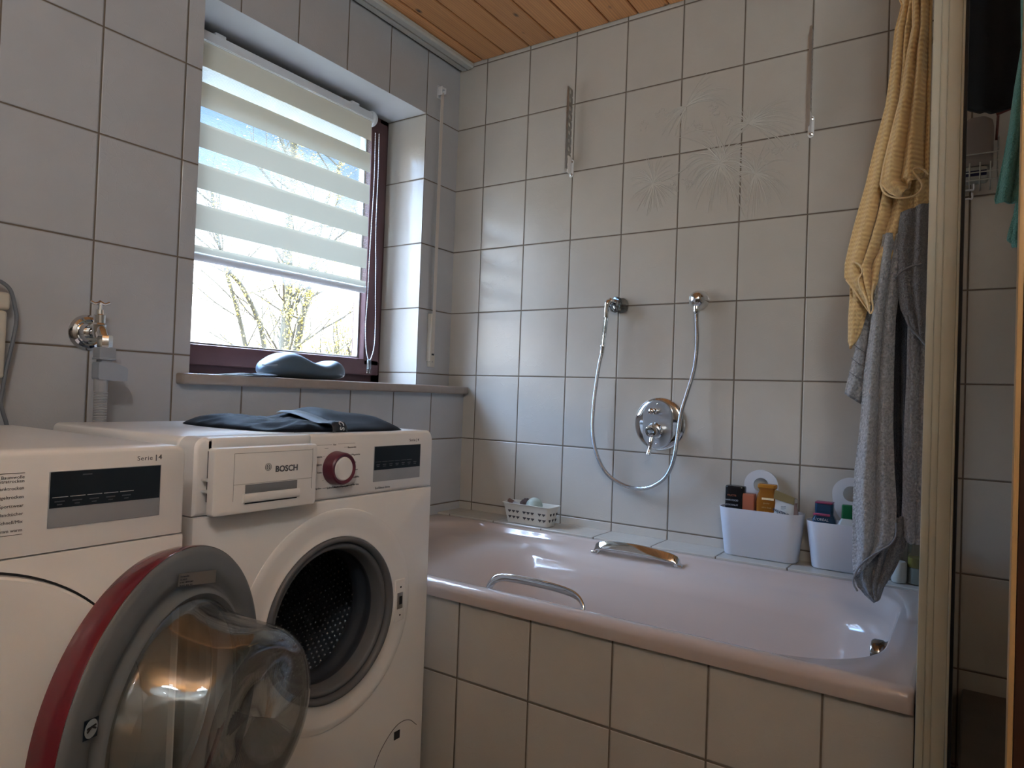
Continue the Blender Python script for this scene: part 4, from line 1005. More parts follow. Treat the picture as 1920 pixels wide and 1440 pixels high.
bp = N(nt, 'ShaderNodeBump'); bp.inputs['Distance'].default_value = .001; bp.inputs['Strength'].default_value = .4; nt.links.new(wv_.outputs[0], bp.inputs['Height']); nt.links.new(bp.outputs[0], b.inputs['Normal'])
tag(obj('shower_hose', bm, m, angle=3), 'silver metal shower hose hanging in a loop from elbow to hand shower', 'hose')

# ------------------------------------------------------------------ small heart basket on the ledge
LZ = .4803
hb = thing('heart_basket', 'small white plastic basket with heart-shaped holes on the tub ledge', 'basket', (-.045, -.30, LZ))
bx = (-.074, -.012, -.402, -.207)
def wallface(bm, P, Q, z0, z1, flare, cols, hearts, nrm):
    pass
HH = .068
bm = BM()
def bring(z, o, r=.014): return rrect(-.076 - o, -.008 + o, -.400 - o, -.210 + o, r, z, 6, 10)
loft(bm, [bring(LZ + .001, -.008), bring(LZ + HH, .004), bring(LZ + HH + .002, .008), bring(LZ + HH + .004, .008), bring(LZ + HH + .004, .003), bring(LZ + HH - .001, .0015), bring(LZ + .003, -.010)], True, True)
obj('basket_body', bm, simple('basket_plastic', (.66, .64, .58), .4, noise_s=20, noise_a=.03), hb)
bm = BM()
def heart(c, u, v, n_, s):
    pts = []
    for k in range(20):
        a = 2 * PI * k / 20; x = 16 * math.sin(a) ** 3 / 17; y = (13 * math.cos(a) - 5 * math.cos(2 * a) - 2 * math.cos(3 * a) - math.cos(4 * a)) / 17
        pts.append((x, y))
    loft(bm, [[c + u * (x * s) + v * (y * s) + n_ * d for x, y in pts] for d in (-.001, .0006)])
for row, z in enumerate((LZ + .024, LZ + .045)):
    o_ = .012 * (z - LZ) / HH - .008
    for y in (-.236, -.253, -.270, -.298, -.315, -.332, -.362, -.379): heart(V((-.076 - o_, y, z)), V((0, -1, 0)), V((.17, 0, 1)).normalized(), V((-1, 0, 0)), .0076)
    for x in (-.062, -.042, -.022): heart(V((x, -.400 - o_, z)), V((1, 0, 0)), V((0, 0, 1)), V((0, -1, 0)), .0062)
obj('heart_hole', bm, simple('heart_dark', (.055, .045, .045), .6, noise_s=60, noise_a=.5), hb, smooth=False, kind=None)
bm = BM(); t = bmesh.new(); bmesh.ops.create_uvsphere(t, u_segments=32, v_segments=20, radius=.030, matrix=Matrix.Translation((-.048, -.322, LZ + .062))); merge(bm, t)
lathe(bm, (-.048, -.322, LZ + .062), (.3, .2, .4), [(.0305, -.002), (.0312, 0), (.0305, .002)], 40)
tag(obj('bath_ball', bm, simple('pale_green', (.42, .50, .45), .35, noise_s=8, noise_a=.05), angle=3), 'pale green ball lying in the small heart basket', 'ball')
nb = thing('nail_brush', 'small brush with brown knob handle leaning in the heart basket', 'brush', (-.045, -.25, LZ))
p0 = on('x', -.05, 955, 935); p1 = on('x', -.05, 980, 952)
bm = BM(); tube(bm, [p0, p0.lerp(p1, .3), p0.lerp(p1, .5), p1], [.0075, .0085, .005, .005], 14); obj('knob_handle', bm, simple('brown_knob', (.16, .085, .06), .4, noise_s=30, noise_a=.2), nb)
bm = BM(); q0 = p0.lerp(p1, .35); q1 = p1 + V((0, -.012, -.018)); rings = []
tube(bm, [q0, q0.lerp(q1, .4), q1], [.009, .015, .016], 14); obj('brush_body', bm, simple('greyed_white', (.42, .40, .42), .4, noise_s=20, noise_a=.1), nb)
bm = BM(); p = on('x', -.035, 985, 938)
t = bmesh.new(); bmesh.ops.create_icosphere(t, subdivisions=4, radius=.022, matrix=Matrix.Translation(p + V((0, -.006, -.010))))
for v_ in t.verts: v_.co += (v_.co - p).normalized() * noise.noise(v_.co * 120) * .006
merge(bm, t); tag(obj('bath_pouf', bm, simple('brown_mesh', (.07, .04, .035), .7, noise_s=200, noise_a=.4, bump=.8, bscale=300), angle=3), 'dark brown crumpled scrunchie behind the pale green ball in the heart basket', 'scrunchie')

for o in D.objects:
    if o.parent is None and o.name in ('heart_basket', 'bath_ball', 'nail_brush', 'bath_pouf'): o.location += V((-.045, -.028, 0 if o.name in ('heart_basket',) else .004))

# ------------------------------------------------------------------ two white organisers with ring handles
def organiser(y0, y1, label, hgt=.144):
    t = thing('storage_bin', label, 'storage bin', (-.06, (y0 + y1) / 2, LZ), 'white storage bins on the tub ledge')
    bm = BM()
    def rg(z, o, r): return rrect(-.0925 - o, -.012 + o * .2, y1 - o, y0 + o, r, z, 8, 6)
    z1 = LZ + hgt
    loft(bm, [rg(LZ + .0005, -.014, .024), rg(LZ + .004, -.010, .030), rg(z1 - .004, .006, .040), rg(z1, .0065, .040), rg(z1, .0045, .038), rg(z1 - .004, .004, .038), rg(LZ + .012, -.013, .028), rg(LZ + .008, -.016, .026)], True, True)
    obj('bin_body', bm, simple('bin_white', (.66, .68, .74), .42, noise_s=10, noise_a=.02), t, angle=1)
    yc = (y0 + y1) / 2 + .012; bm = BM(); n_ = 40; rings = []
    # flat ring handle rising from the back edge
    out = []; inn = []
    zc = LZ + .212
    for k in range(n_):
        a = 2 * PI * k / n_; out.append((yc + .050 * math.cos(a) * (1.0 if math.sin(a) > 0 else 1.0), zc + (.046 * math.sin(a) if math.sin(a) > 0 else .085 * math.sin(a)))); inn.append((yc + .022 * math.cos(a), zc + .022 * math.sin(a)))
    t_ = bmesh.new()
    for x in (-.020, -.014):
        A_ = [t_.verts.new((x, a, b_)) for a, b_ in out]; B_ = [t_.verts.new((x, a, b_)) for a, b_ in inn]
        for k in range(n_): t_.faces.new((A_[k], A_[(k + 1) % n_], B_[(k + 1) % n_], B_[k]))
    vs_ = list(t_.verts)
    for k in range(n_):
        t_.faces.new((vs_[k], vs_[(k + 1) % n_], vs_[2 * n_ + (k + 1) % n_], vs_[2 * n_ + k])); t_.faces.new((vs_[n_ + k], vs_[n_ + (k + 1) % n_], vs_[3 * n_ + (k + 1) % n_], vs_[3 * n_ + k]))
    bmesh.ops.recalc_face_normals(t_, faces=t_.faces[:]); merge(bm, t_)
    obj('ring_handle', bm, simple('handle_white', (.64, .65, .68), .4, noise_s=10, noise_a=.02), t)
organiser(-1.008, -1.239, 'white storage bin full of bottles, nearer the hanging hose')
organiser(-1.257, -1.488, 'white storage bin with a navy bottle, partly behind the grey towel', .133)
# bottles
def flat_bottle(name, label, yc, xc, w, d, z0, z1, mat, capm=None, capz=None, r=.010, neck=None, cat='bottle', tilt=0, top=1.0):
    t = thing(name, label, cat, (xc, yc, z0), None); bm = BM()
    def rg(z, s, rr=r): return [p + V((0, (z - z0) * tilt, 0)) for p in rrect(xc - d / 2 * s, xc + d / 2 * s, yc - w / 2 * s, yc + w / 2 * s, rr * s, z, 6, 3)]
    ze = capz or z1
    if neck: loft(bm, [rg(z0, .70), rg(z0 + .004, .74), rg(z0 + .07, .92), rg(ze - .040, 1), rg(ze - .022, .92), rg(ze - .008, .72), rg(ze, neck)], True, True)
    else: loft(bm, [rg(z0, .70), rg(z0 + .004, .74), rg(z0 + .09, 1), rg(ze - .006, top), rg(ze - .0015, top * .97), rg(ze, top * .92)], True, True)
    b_ = obj('bottle_body', bm, mat, t, angle=1)
    if capm:
        bm = BM(); s = (neck or .8) * 1.02
        loft(bm, [rg(ze + .0005, s), rg(z1 - .003, s), rg(z1 - .001, s * .97), rg(z1, s * .9)], True, True); obj('cap', bm, capm, t, angle=1)
    return t
bz = LZ + .012
def wz(px, py, x): return on('x', x, px, py)
def prn(par, s, sz, px, py, x, mat, align='CENTER', bold=0): 
    p = wz(px, py, x); text(s, sz, p, (0, -1, 0), (0, 0, 1), mat, par, align=align, bold=bold)
pm_ = simple('copper_print', (.45, .14, .07), .5, noise_s=20, noise_a=.05)
t = flat_bottle('shampoo_bottle', 'black bottle with pale lettering, leftmost in the storage bin nearer the hose', -1.048, -.060, .058, .034, bz, wz(1377, 911, -.070).z, simple('black_gloss', (.010, .009, .010), .2, noise_s=5, noise_a=.1))
for k, (s_, mm, z_) in enumerate((('FRUCTIS', pm_, 930), ('HAIR FOOD', M['light_print'], 939), ('COCONUT', M['light_print'], 948))): prn(t, s_, .0072, 1372, z_, -.079, mm)
t = flat_bottle('sun_lotion_box', 'coral orange flat bottle between the black and the amber bottles', -1.084, -.060, .046, .030, bz, wz(1396, 925, -.070).z, simple('coral_plastic', (.42, .125, .065), .4, noise_s=8, noise_a=.08), r=.004)
t = flat_bottle('shower_oil_bottle', 'amber translucent bottle with flip cap standing in front of the ring handle', -1.140, -.058, .058, .036, bz, wz(1434, 908, -.070).z, simple('amber_plastic', (.30, .105, .012), .18, noise_s=8, noise_a=.1, coat=.3), simple('amber_cap', (.40, .16, .02), .2, noise_s=8, noise_a=.1), wz(1434, 908, -.070).z - .011, neck=.9)
bm = BM(); p = wz(1440, 936, -.0795); box(bm, -.0795, -.078, p.y - .016, p.y + .018, p.z - .003, p.z + .003); obj('label_bar', bm, M['orange_hem'], t, smooth=False)
for k in range(3): prn(t, ('garnier', 'ultra doux', 'honig')[k], .0066, 1437, 945 + k * 8, -.0795, simple('amber_print', (.55, .33, .12), .5, noise_s=20, noise_a=.05))
# tube with golden crimp
tt_ = thing('conditioner_tube', 'white tube with golden top and blue lettering leaning in the first storage bin', 'tube', (-.085, -1.185, bz))
A_ = [wz(1453, 924, -.070), wz(1490, 938, -.070), wz(1487, 976, -.070), wz(1446, 972, -.070)]
ctr = sum(A_, V()) / 4; bm = BM(); rings = []
top0, top1 = A_[0], A_[1]; b0, b1 = A_[3], A_[2]; dn0 = (b0 - top0) ; dn1 = (b1 - top1)
for k in range(9):
    t_ = k / 8 * 1.9; a = top0 + dn0 * t_; c_ = top1 + dn1 * t_; mid = (a + c_) / 2; hw = (c_ - a) / 2; dpt = .0015 + .012 * min(1, t_ / 1.6)
    rings.append([mid + hw * math.cos(q) + V((1, 0, 0)) * (dpt * math.sin(q)) for q in [2 * PI * i / 24 for i in range(24)]])
loft(bm, rings); obj('tube_body', bm, simple('tube_white', (.62, .64, .64), .35, noise_s=8, noise_a=.03), tt_, angle=1)
bm = BM(); q0 = [top0 - dn0 * .12, top1 - dn1 * .12, top1 + dn1 * .22, top0 + dn0 * .22]
loft(bm, [[p + V((x_, 0, 0)) for p in q0] for x_ in (-.0062, .004)]); obj('gold_crimp', bm, simple('gold', (.42, .33, .16), .3, .6, noise_s=40, noise_a=.1), tt_, smooth=False)
uu = (top1 - top0).normalized(); vv = (top0 - b0).normalized(); NV = simple('navy_print', (.03, .05, .09), .5, noise_s=30, noise_a=.05)
o0 = top0 + dn0 * .66 + uu * .003 + V((-.0105, 0, 0))
text('PANTENE', .0112, o0, uu, vv, NV, tt_, bold=.0002, space=.95); text('PRO-V', .0112, o0 - vv * .0095 + uu * .012, uu, vv, NV, tt_, bold=.0002)
bm = BM()
for k in range(3): tube(bm, spline([o0 + uu * .022 + vv * (.014 + k * .0035), o0 + uu * .028 + vv * (.0155 + k * .0035), o0 + uu * .035 + vv * (.0195 + k * .0035)], 3), .0006, 4)
obj('swoosh', bm, NV, tt_)
bm = BM(); p = top0 + dn0 * 1.05 + V((-.0128, 0, 0)); loft(bm, [[p + uu * a + vv * b_ + V((x_, 0, 0)) for a, b_ in ((0, -.02), (.038, -.02), (.038, .001), (.028, .003), (.02, -.001), (.01, .006), (0, .005))] for x_ in (-.0006, .001)]); obj('blue_wave', bm, simple('water_blue', (.08, .25, .40), .4, noise_s=80, noise_a=.4), tt_, smooth=False)
t = flat_bottle('gel_bottle', 'clear pinkish bottle at the right side of the first storage bin', -1.2085, -.045, .034, .028, bz, wz(1492, 936, -.05).z, simple('pink_clear', (.36, .25, .23), .25, noise_s=9, noise_a=.15), simple('cap_clear', (.5, .5, .48), .25, noise_s=9, noise_a=.05), wz(1492, 936, -.05).z - .012, neck=.8)
navy = simple('navy_plastic', (.012, .045, .095), .22, noise_s=6, noise_a=.1, coat=.3)
pink = simple('magenta_plastic', (.22, .03, .09), .35, noise_s=6, noise_a=.05)
t = flat_bottle('hair_bottle', 'navy bottle with magenta cap in the second storage bin', -1.298, -.060, .066, .036, bz, wz(1537, 942, -.06).z, navy, navy, wz(1537, 958, -.06).z, neck=.72)
bm = BM(); p = wz(1537, 942, -.06); box(bm, -.077, -.043, -1.298 - .023, -1.298 + .023, p.z - .001, p.z + .0035, .0015); obj('cap_disc', bm, pink, t)
bm = BM(); p = wz(1540, 965.5, -.082); box(bm, -.0796, -.078, p.y - .022, p.y + .022, p.z - .003, p.z + .0035, .0006); obj('label_band', bm, simple('pink_print', (.45, .07, .16), .5, noise_s=60, noise_a=.2), t)
prn(t, "L'ORÉAL", .0098, 1540, 976.5, -.0800, M['light_print']); prn(t, 'DREAM LENGTHS', .0040, 1540, 966.5, -.0800, NV); prn(t, 'PARIS', .0045, 1541, 984, -.0800, M['light_print'])
t = flat_bottle('lotion_bottle', 'white bottle with dark green cap beside the navy one in the second bin', -1.358, -.062, .056, .036, bz, wz(1584, 946, -.06).z, simple('lotion_white', (.55, .58, .56), .3, noise_s=6, noise_a=.03), simple('green_cap', (.012, .13, .045), .25, noise_s=6, noise_a=.1), wz(1584, 972, -.06).z, neck=.52)
# bottles on the rim at the tub end
ob = thing('oil_bottle', 'clear glass bottle with a little yellow liquid on the tub ledge by the shower post', 'bottle', (-.055, -1.535, LZ))
bm = BM(); lathe(bm, (-.078, -1.532, LZ), (0, 0, 1), [(0, .001), (.024, .001), (.026, .006), (.026, .110), (.023, .125), (.012, .140), (.011, .155)], 32); obj('glass_body', bm, M['bottle_clear'], ob)
bm = BM(); lathe(bm, (-.078, -1.532, LZ), (0, 0, 1), [(0, .045), (.0245, .045), (.0245, .070), (0, .070)], 32); obj('yellow_liquid', bm, simple('oil_yellow', (.28, .22, .05), .2, noise_s=6, noise_a=.1), ob)
bm = BM(); lathe(bm, (-.078, -1.532, LZ), (0, 0, 1), [(0, .003), (.0245, .003), (.0245, .044), (0, .044)], 32); obj('white_layer', bm, simple('milky', (.42, .44, .42), .3, noise_s=6, noise_a=.05), ob)
bm = BM(); lathe(bm, (-.090, -1.489, LZ), (0, 0, 1), [(0, .001), (.016, .001), (.018, .005), (.018, .050), (.015, .056), (0, .058)], 28)
tag(obj('soap_cup', bm, simple('cup_white', (.50, .50, .45), .4, noise_s=6, noise_a=.05)), 'small white cup between the second bin and the clear oil bottle', 'cup')

# ================================================================== SHOWER SIDE
PX = -.88
spst = thing('shower_post', 'cream aluminium corner post of the shower cabin at the end of the bathtub', 'shower post', (PX + .02, -1.60, 0))
def yf(px): return on('x', PX, px, 1000).y
bm = BM()
edges = [1725.5, 1740.5, 1742, 1754, 1755.2, 1781, 1786.5]
box(bm, PX, PX + .05, yf(1786.5), yf(1725.5), 0, 2.26)
def strip(a, b_, x0): box(bm, x0, PX + .02, yf(b_), yf(a), 0.0, 2.26, .0012)
strip(1725.5, 1740.8, PX - .003); strip(1742.0, 1754.4, PX - .0015); strip(1755.6, 1781, PX - .003); strip(1782, 1786.5, PX - .006)
obj('post_profile', bm, M['cream'], spst)
bm = BM(); box(bm, PX - .004, PX + .045, yf(1792.5), yf(1786.5), .215, 2.26); obj('rubber_seal', bm, M['black'], spst, smooth=False)
bm = BM(); box(bm, PX + .05, -.012, -1.594, -1.588, .48, 2.20, .001); pn = obj('side_pane', bm, M['pane'], spst)
bm = BM(); box(bm, PX + .05, -.002, -1.598, -1.578, 2.20, 2.225, .002); box(bm, PX + .05, -.140, -1.598, -1.578, .476, .495, .002); box(bm, -.014, -.002, -1.598, -1.579, .495, 2.2, .002); obj('pane_frame', bm, M['cream'], spst)
bm = BM(); box(bm, PX + .01, -.004, -2.45, -1.6335, .02, .213, .006, 3)
tag(obj('shower_tray', bm, M['tray']), 'beige shower tray floor with painted-in shade, right of the cream post', 'shower tray')

bm = BM(); box(bm, PX + .05, -.0005, -1.606, -1.5775, 0, .475); obj('trim_4', bm, M['tile_pan'], smooth=False, kind='structure')
# towels: draped cloth sheets
def drape(parent, name, X, rows, folds, mat, seed=0, nu=46, hem=None, thick=.006, depth=.018, slope=0.0, xf=None, sub=6):
    "rows: (y px, left px, right px) read at depth X; folds: list of (u, width, depth) with depth towards the room"
    rr = random.Random(seed); R_ = []
    for a, b_ in zip(rows, rows[1:]):
        for k in range(sub): 
            t_ = k / sub; R_.append(tuple(a[i] + (b_[i] - a[i]) * t_ for i in range(len(a))))
    R_.append(rows[-1]); t = bmesh.new(); G = []; uvl = t.loops.layers.uv.new('UVMap'); UV = {}
    zl = None; vacc = 0
    for j, (py0, l, py1, r_) in enumerate(R_):
        g = []
        for i in range(nu + 1):
            u = i / nu; px = l + (r_ - l) * u; py = py0 + (py1 - py0) * u; x_ = X
            tj = j / (len(R_) - 1)
            off_ = 0
            for fu, fw, fd in folds: off_ += fd * math.exp(-((u - fu) / fw) ** 2)
            off_ += depth * .25 * noise.noise(V((u * 5 + seed, tj * 3, seed)))
            x_ = X - off_ - slope * tj
            p = on('x', X, px, py)
            vtx = t.verts.new(V((x_, p.y, p.z))); UV[vtx] = (u * abs(r_ - l) * .00135, 0); g.append(vtx)
        G.append(g)
    # arc-length style uv so the weave keeps its size
    for j, g in enumerate(G):
        for i, v_ in enumerate(g):
            UV[v_] = (v_.co.y + (v_.co.x - X) * .7, v_.co.z)
    for a, b_ in zip(G, G[1:]):
        for i in range(nu):
            f_ = t.faces.new((a[i], b_[i], b_[i + 1], a[i + 1]))
            for lp_ in f_.loops: lp_[uvl].uv = UV[lp_.vert]
    me = D.meshes.new(name); t.to_mesh(me); hemline = [v_.co.copy() for v_ in G[-1]]; left = [g[0].co.copy() for g in G]; right = [g[-1].co.copy() for g in G]; t.free()
    me.materials.append(mat); o = D.objects.new(name, me); COL.objects.link(o)
    o.parent = parent; o.location = -parent.location
    s_ = o.modifiers.new('thickness', 'SOLIDIFY'); s_.thickness = thick; s_.offset = 0
    shade(o, 3)
    return o, hemline, left, right
def hemtube(parent, pts, mat, r=.0028, name='hem'):
    bm = BM(); tube(bm, [p + V((-.002, 0, 0)) for p in pts], r * .72, 6); return obj(name, bm, mat, parent, angle=3)

ot = thing('orange_towel', 'orange honeycomb towel hanging over the shower side panel above the tub', 'towel', (-.45, -1.5, 1.3))
rows = [(-40, 1672, -40, 1744), (10, 1690, 10, 1744), (60, 1677, 60, 1744), (130, 1670, 130, 1744), (200, 1660, 200, 1743), (270, 1641, 270, 1743), (350, 1622, 330, 1742), (420, 1602, 385, 1741), (460, 1592, 420, 1728), (495, 1584, 448, 1712), (520, 1583, 470, 1690), (548, 1604, 505, 1665), (585, 1630, 532, 1640)]
o1, hm, lf, rt = drape(ot, 'outer_fold', -.46, rows, [(.18, .06, .014), (.36, .05, .018), (.30, .03, -.012), (.62, .07, .016), (.85, .06, .010), (.48, .04, -.012)], M['orange_towel'], 2)
hemtube(ot, hm, M['orange_hem']); hemtube(ot, rt[-18:], M['orange_hem']); hemtube(ot, lf[-12:], M['orange_hem'])
rows = [(-40, 1712, -40, 1748), (50, 1712, 50, 1746), (100, 1702, 90, 1745), (170, 1692, 150, 1744), (250, 1672, 240, 1743), (310, 1657, 320, 1742), (345, 1651, 325, 1741), (362, 1668, 318, 1738), (372, 1690, 325, 1722)]
o2, hm, lf, rt = drape(ot, 'front_fold', -.50, rows, [(.2, .1, .016), (.6, .12, .020), (.42, .05, -.008), (.88, .06, -.02)], M['orange_towel'], 5)
hemtube(ot, lf, M['orange_hem']); 
hemtube(ot, spline([on('x', -.515, *p) for p in ((1651, 345), (1658, 362), (1678, 371), (1705, 370), (1722, 362), (1729, 348), (1722, 335), (1711, 322), (1716, 315), (1730, 318), (1741, 328))], 5), M['orange_hem'])
rows = [(520, 1594, 500, 1625), (560, 1595, 560, 1632), (600, 1592, 600, 1622), (640, 1592, 625, 1612), (655, 1594, 640, 1604)]
o3, hm, lf, rt = drape(ot, 'back_fold', -.43, rows, [(.4, .3, .010)], M['orange_towel'], 8)
hemtube(ot, spline([on('x', -.485, *p) for p in ((1599, 490), (1612, 497), (1617, 510), (1610, 524), (1613, 540), (1624, 560), (1629, 580), (1633, 588), (1637, 578), (1635, 556), (1638, 532))], 5), M['orange_hem'])

gt = thing('grey_towel', 'long grey terry towel hanging below the orange towel with its corner over the tub', 'towel', (-.44, -1.5, 1.0))
rows = [(440, 1655, 440, 1700), (520, 1645, 500, 1690), (600, 1634, 600, 1678), (700, 1621, 700, 1675), (800, 1613, 800, 1674), (880, 1603, 880, 1677), (950, 1599, 940, 1681), (1000, 1599, 985, 1680), (1040, 1599, 1010, 1675), (1072, 1600, 1026, 1656), (1082, 1603, 1040, 1640)]
o1, hm, lf, rt = drape(gt, 'front_panel', -.465, rows, [(.3, .14, .020), (.75, .16, .014), (.52, .08, -.006)], M['grey_towel'], 11)
hemtube(gt, spline([on('x', -.49, *p) for p in ((1681, 980), (1680, 1004), (1668, 1022), (1640, 1038), (1615, 1058), (1602, 1080), (1601, 1095), (1608, 1108))], 5), M['grey_hem'])
rows = [(985, 1640, 965, 1700), (1020, 1618, 1000, 1704), (1050, 1603, 1030, 1696), (1080, 1601, 1060, 1682), (1100, 1608, 1082, 1668), (1115, 1622, 1100, 1656), (1129, 1640, 1122, 1648)]
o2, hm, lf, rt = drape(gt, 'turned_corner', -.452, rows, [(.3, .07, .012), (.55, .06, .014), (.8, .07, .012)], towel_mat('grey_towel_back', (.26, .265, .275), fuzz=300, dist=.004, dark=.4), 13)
rows = [(500, 1700, 480, 1742), (600, 1703, 600, 1741), (700, 1702, 700, 1738), (800, 1697, 800, 1736), (900, 1693, 900, 1733), (980, 1690, 980, 1731), (1005, 1692, 1010, 1730), (1015, 1702, 1022, 1728)]
o3, hm, lf, rt = drape(gt, 'rear_panel', -.45, rows, [(.35, .2, .018), (.8, .15, .008)], M['grey_towel'], 17)
dg = thing('dark_grey_towel', 'smaller dark grey towel with banded hem behind the long grey towel', 'towel', (-.40, -1.5, 1.1))
rows = [(560, 1624, 540, 1660), (620, 1612, 620, 1650), (680, 1598, 690, 1645), (715, 1590, 730, 1635), (737, 1586, 757, 1617)]
o1, hm, lf, rt = drape(dg, 'left_corner', -.415, rows, [(.3, .2, .012), (.7, .1, .008)], M['grey_towel'], 19)
hemtube(dg, hm, M['grey_hem'], .004)
for k in (0, 1, 2): hemtube(dg, [on('x', -.43, *p) for p in ((1600 - 4 * k, 645 + 26 * k), (1612 - 3 * k, 655 + 26 * k), (1626 - 2 * k, 663 + 26 * k))], M['grey_hem'], .0015, 'woven_band')
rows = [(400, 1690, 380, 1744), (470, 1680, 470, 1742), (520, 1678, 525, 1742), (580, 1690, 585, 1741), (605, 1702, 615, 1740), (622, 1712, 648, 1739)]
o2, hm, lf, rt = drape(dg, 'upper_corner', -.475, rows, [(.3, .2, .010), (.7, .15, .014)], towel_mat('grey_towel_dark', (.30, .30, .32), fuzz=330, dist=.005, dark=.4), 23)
hemtube(dg, spline([on('x', -.495, *p) for p in ((1678, 522), (1690, 510), (1708, 500), (1730, 494))], 4), M['grey_hem'], .003)
hemtube(dg, spline([on('x', -.495, *p) for p in ((1700, 592), (1706, 612), (1722, 630), (1739, 650))], 4), M['grey_hem'], .004)
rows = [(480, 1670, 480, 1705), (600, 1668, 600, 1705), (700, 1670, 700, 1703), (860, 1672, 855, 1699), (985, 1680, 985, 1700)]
o3, hm, lf, rt = drape(dg, 'shaded_middle', -.39, rows, [(.5, .3, -.01)], towel_mat('shaded_terry', (.07, .075, .09), fuzz=330, dist=.004, dark=.4), 29)  # shade between the towels, put into a near-black cloth
# towel rail carrying them, just above the picture
tr_ = thing('towel_hook', 'cream hook rail on top of the shower side panel carrying the towels', 'hook rail', (-.45, -1.57, 1.80))
bm = BM(); box(bm, -.54, -.36, -1.5778, -1.572, 1.70, 2.20, .001); tube(bm, spline([(-.45, -1.574, 1.76), (-.45, -1.53, 1.74), (-.45, -1.50, 1.755), (-.45, -1.49, 1.79)], 5), .006, 10); obj('hook', bm, M['cream'], tr_)

# teal towel (inside the shower doorway)
tl = thing('teal_towel', 'teal terry towel hanging behind the wooden door edge at the right', 'towel', (-.60, -1.70, 1.45))
rows = [(-30, 1915, -30, 1935), (90, 1916, 90, 1935), (160, 1903, 160, 1935), (230, 1893, 230, 1935), (300, 1881, 300, 1932), (360, 1868, 360, 1928), (374, 1865, 376, 1925), (382, 1868, 383, 1922)]
o1, hm, lf, rt = drape(tl, 'front_fold', -.62, rows, [(.3, .15, .015), (.75, .15, .012)], M['teal_towel'], 31)
rows = [(300, 1892, 300, 1925), (380, 1906, 380, 1925), (430, 1894, 430, 1925), (450, 1890, 452, 1924), (464, 1900, 468, 1922)]
o2, hm, lf, rt = drape(tl, 'back_fold', -.60, rows, [(.4, .3, .010)], M['teal_towel'], 37)
bm = BM(); tube(bm, [(-.60, -1.71, 1.80), (-.60, -1.95, 1.80)], .006, 10)
tube(bm, [(-.60, -1.95, 1.80), (-.02, -1.95, 1.80), (-.001, -1.95, 1.80)], .006, 10)
tag(obj('towel_bar', bm, M['chrome']), 'chrome bar carrying the teal towel in the shower', 'towel bar')
# black cloth
bm = BM(); rings = []
kp = [(-60, 1802, 1925), (0, 1801, 1924), (100, 1799, 1922), (170, 1798, 1919), (190, 1799, 1912), (200, 1801, 1905), (206, 1812, 1892), (209, 1830, 1870)]
for py, l, r_ in kp:
    a = on('x', -.30, l, py); b_ = on('x', -.30, r_, py); ring = []
    for k in range(28):
        q = 2 * PI * k / 28; u = .5 + .5 * math.cos(q); p = a.lerp(b_, u); p = V((-.30 + .022 * math.sin(q) * (1 if py < 190 else .6) + .006 * math.sin(u * 11), p.y, p.z)); ring.append(p)
    rings.append(ring)
loft(bm, rings)
tag(obj('black_cloth', bm, simple('black_cloth', (.006, .007, .009), .8, noise_s=60, noise_a=.3, bump=.3, bscale=200), angle=3), 'black cloth with rounded lower edge hanging in the shower above the wire basket', 'cloth')
# wire basket with its hooks
wbk = thing('wire_basket', 'white wire shower basket with hooks on the far shower wall', 'basket', (-.06, -1.64, 1.50))
bm = BM(); X_ = -.10; W_ = .0022
def w3(x, px, py): return on('x', x, px, py)
bA = on('x', -.10, 1790, 342); zb = on('x', -.10, 1840, 338).z; zt = on('x', -.10, 1870, 285).z; yl = -1.60; yr = on('x', -.10, 1868, 330).y
def wl(pts, r=.0017): tube(bm, pts, r, 6)
for z_ in (zb, zb + .020, zt + .0): wl(spline([(-.004, yr - .004, z_), (-.10, yr - .002, z_), (-.106, yr + .008, z_), (-.106, yl, z_)], 3))
for y_ in [yr + .012 + k * .022 for k in range(5)]:
    if y_ < -1.596: wl([(-.106, y_, zb), (-.106, y_, zb + .045)]); wl([(-.106, y_, zb), (-.004, y_, zb)])
for x_ in (-.085, -.06, -.035): wl([(x_, yr - .004, zb), (x_, yr - .004, zb + .11)])
for z_ in (zb + .05, zb + .08, zb + .11): wl([(-.095, yr - .003, z_), (-.004, yr - .003, z_)])
obj('wire_frame', bm, simple('white_wire', (.50, .49, .44), .4, noise_s=20, noise_a=.05), wbk, angle=3)
for k, (pa, pb) in enumerate((((1826, 345), (1803, 358)), ((1823, 362), (1803, 374)))):
    bm = BM(); a = on('x', -.106, *pa); b_ = on('x', -.106, *pb); tube(bm, spline([a, a + V((0, 0, -.014)), V((a.x, a.y + .008, b_.z)), V((a.x, a.y + .03, b_.z - .001))], 5), .0022, 8); obj('hook', bm, M['white_plastic'], wbk)
# contents of the wire basket
a = on('x', -.07, 1804, 212); b_ = on('x', -.07, 1862, 318)
bm = BM(); yc = (-1.603 + b_.y) / 2; hw = abs(b_.y + 1.603) / 2
loft(bm, [rrect(-.095, -.045, yc - hw * s, yc + hw * s, .014, z_, 6, 3) for s, z_ in ((.9, zb + .040), (1, zb + .045), (1, 1.665), (.9, 1.682), (.6, 1.690))])
rf = tag(obj('refill_bottle', bm, simple('greyed_rose_plastic', (.26, .22, .20), .35, noise_s=12, noise_a=.12), angle=1), 'large pale rose bottle standing in the wire basket under the black cloth', 'bottle')
bm = BM(); box(bm, -.102, -.050, yr + .016, -1.6, zb + .003, zb + .038, .008, 3)
bx_ = thing('soap_packet', 'white and dark blue packet lying at the bottom of the wire basket', 'packet', (-.07, -1.63, zb)); obj('packet_body', bm, simple('packet_white', (.45, .46, .44), .4, noise_s=12, noise_a=.05), bx_)
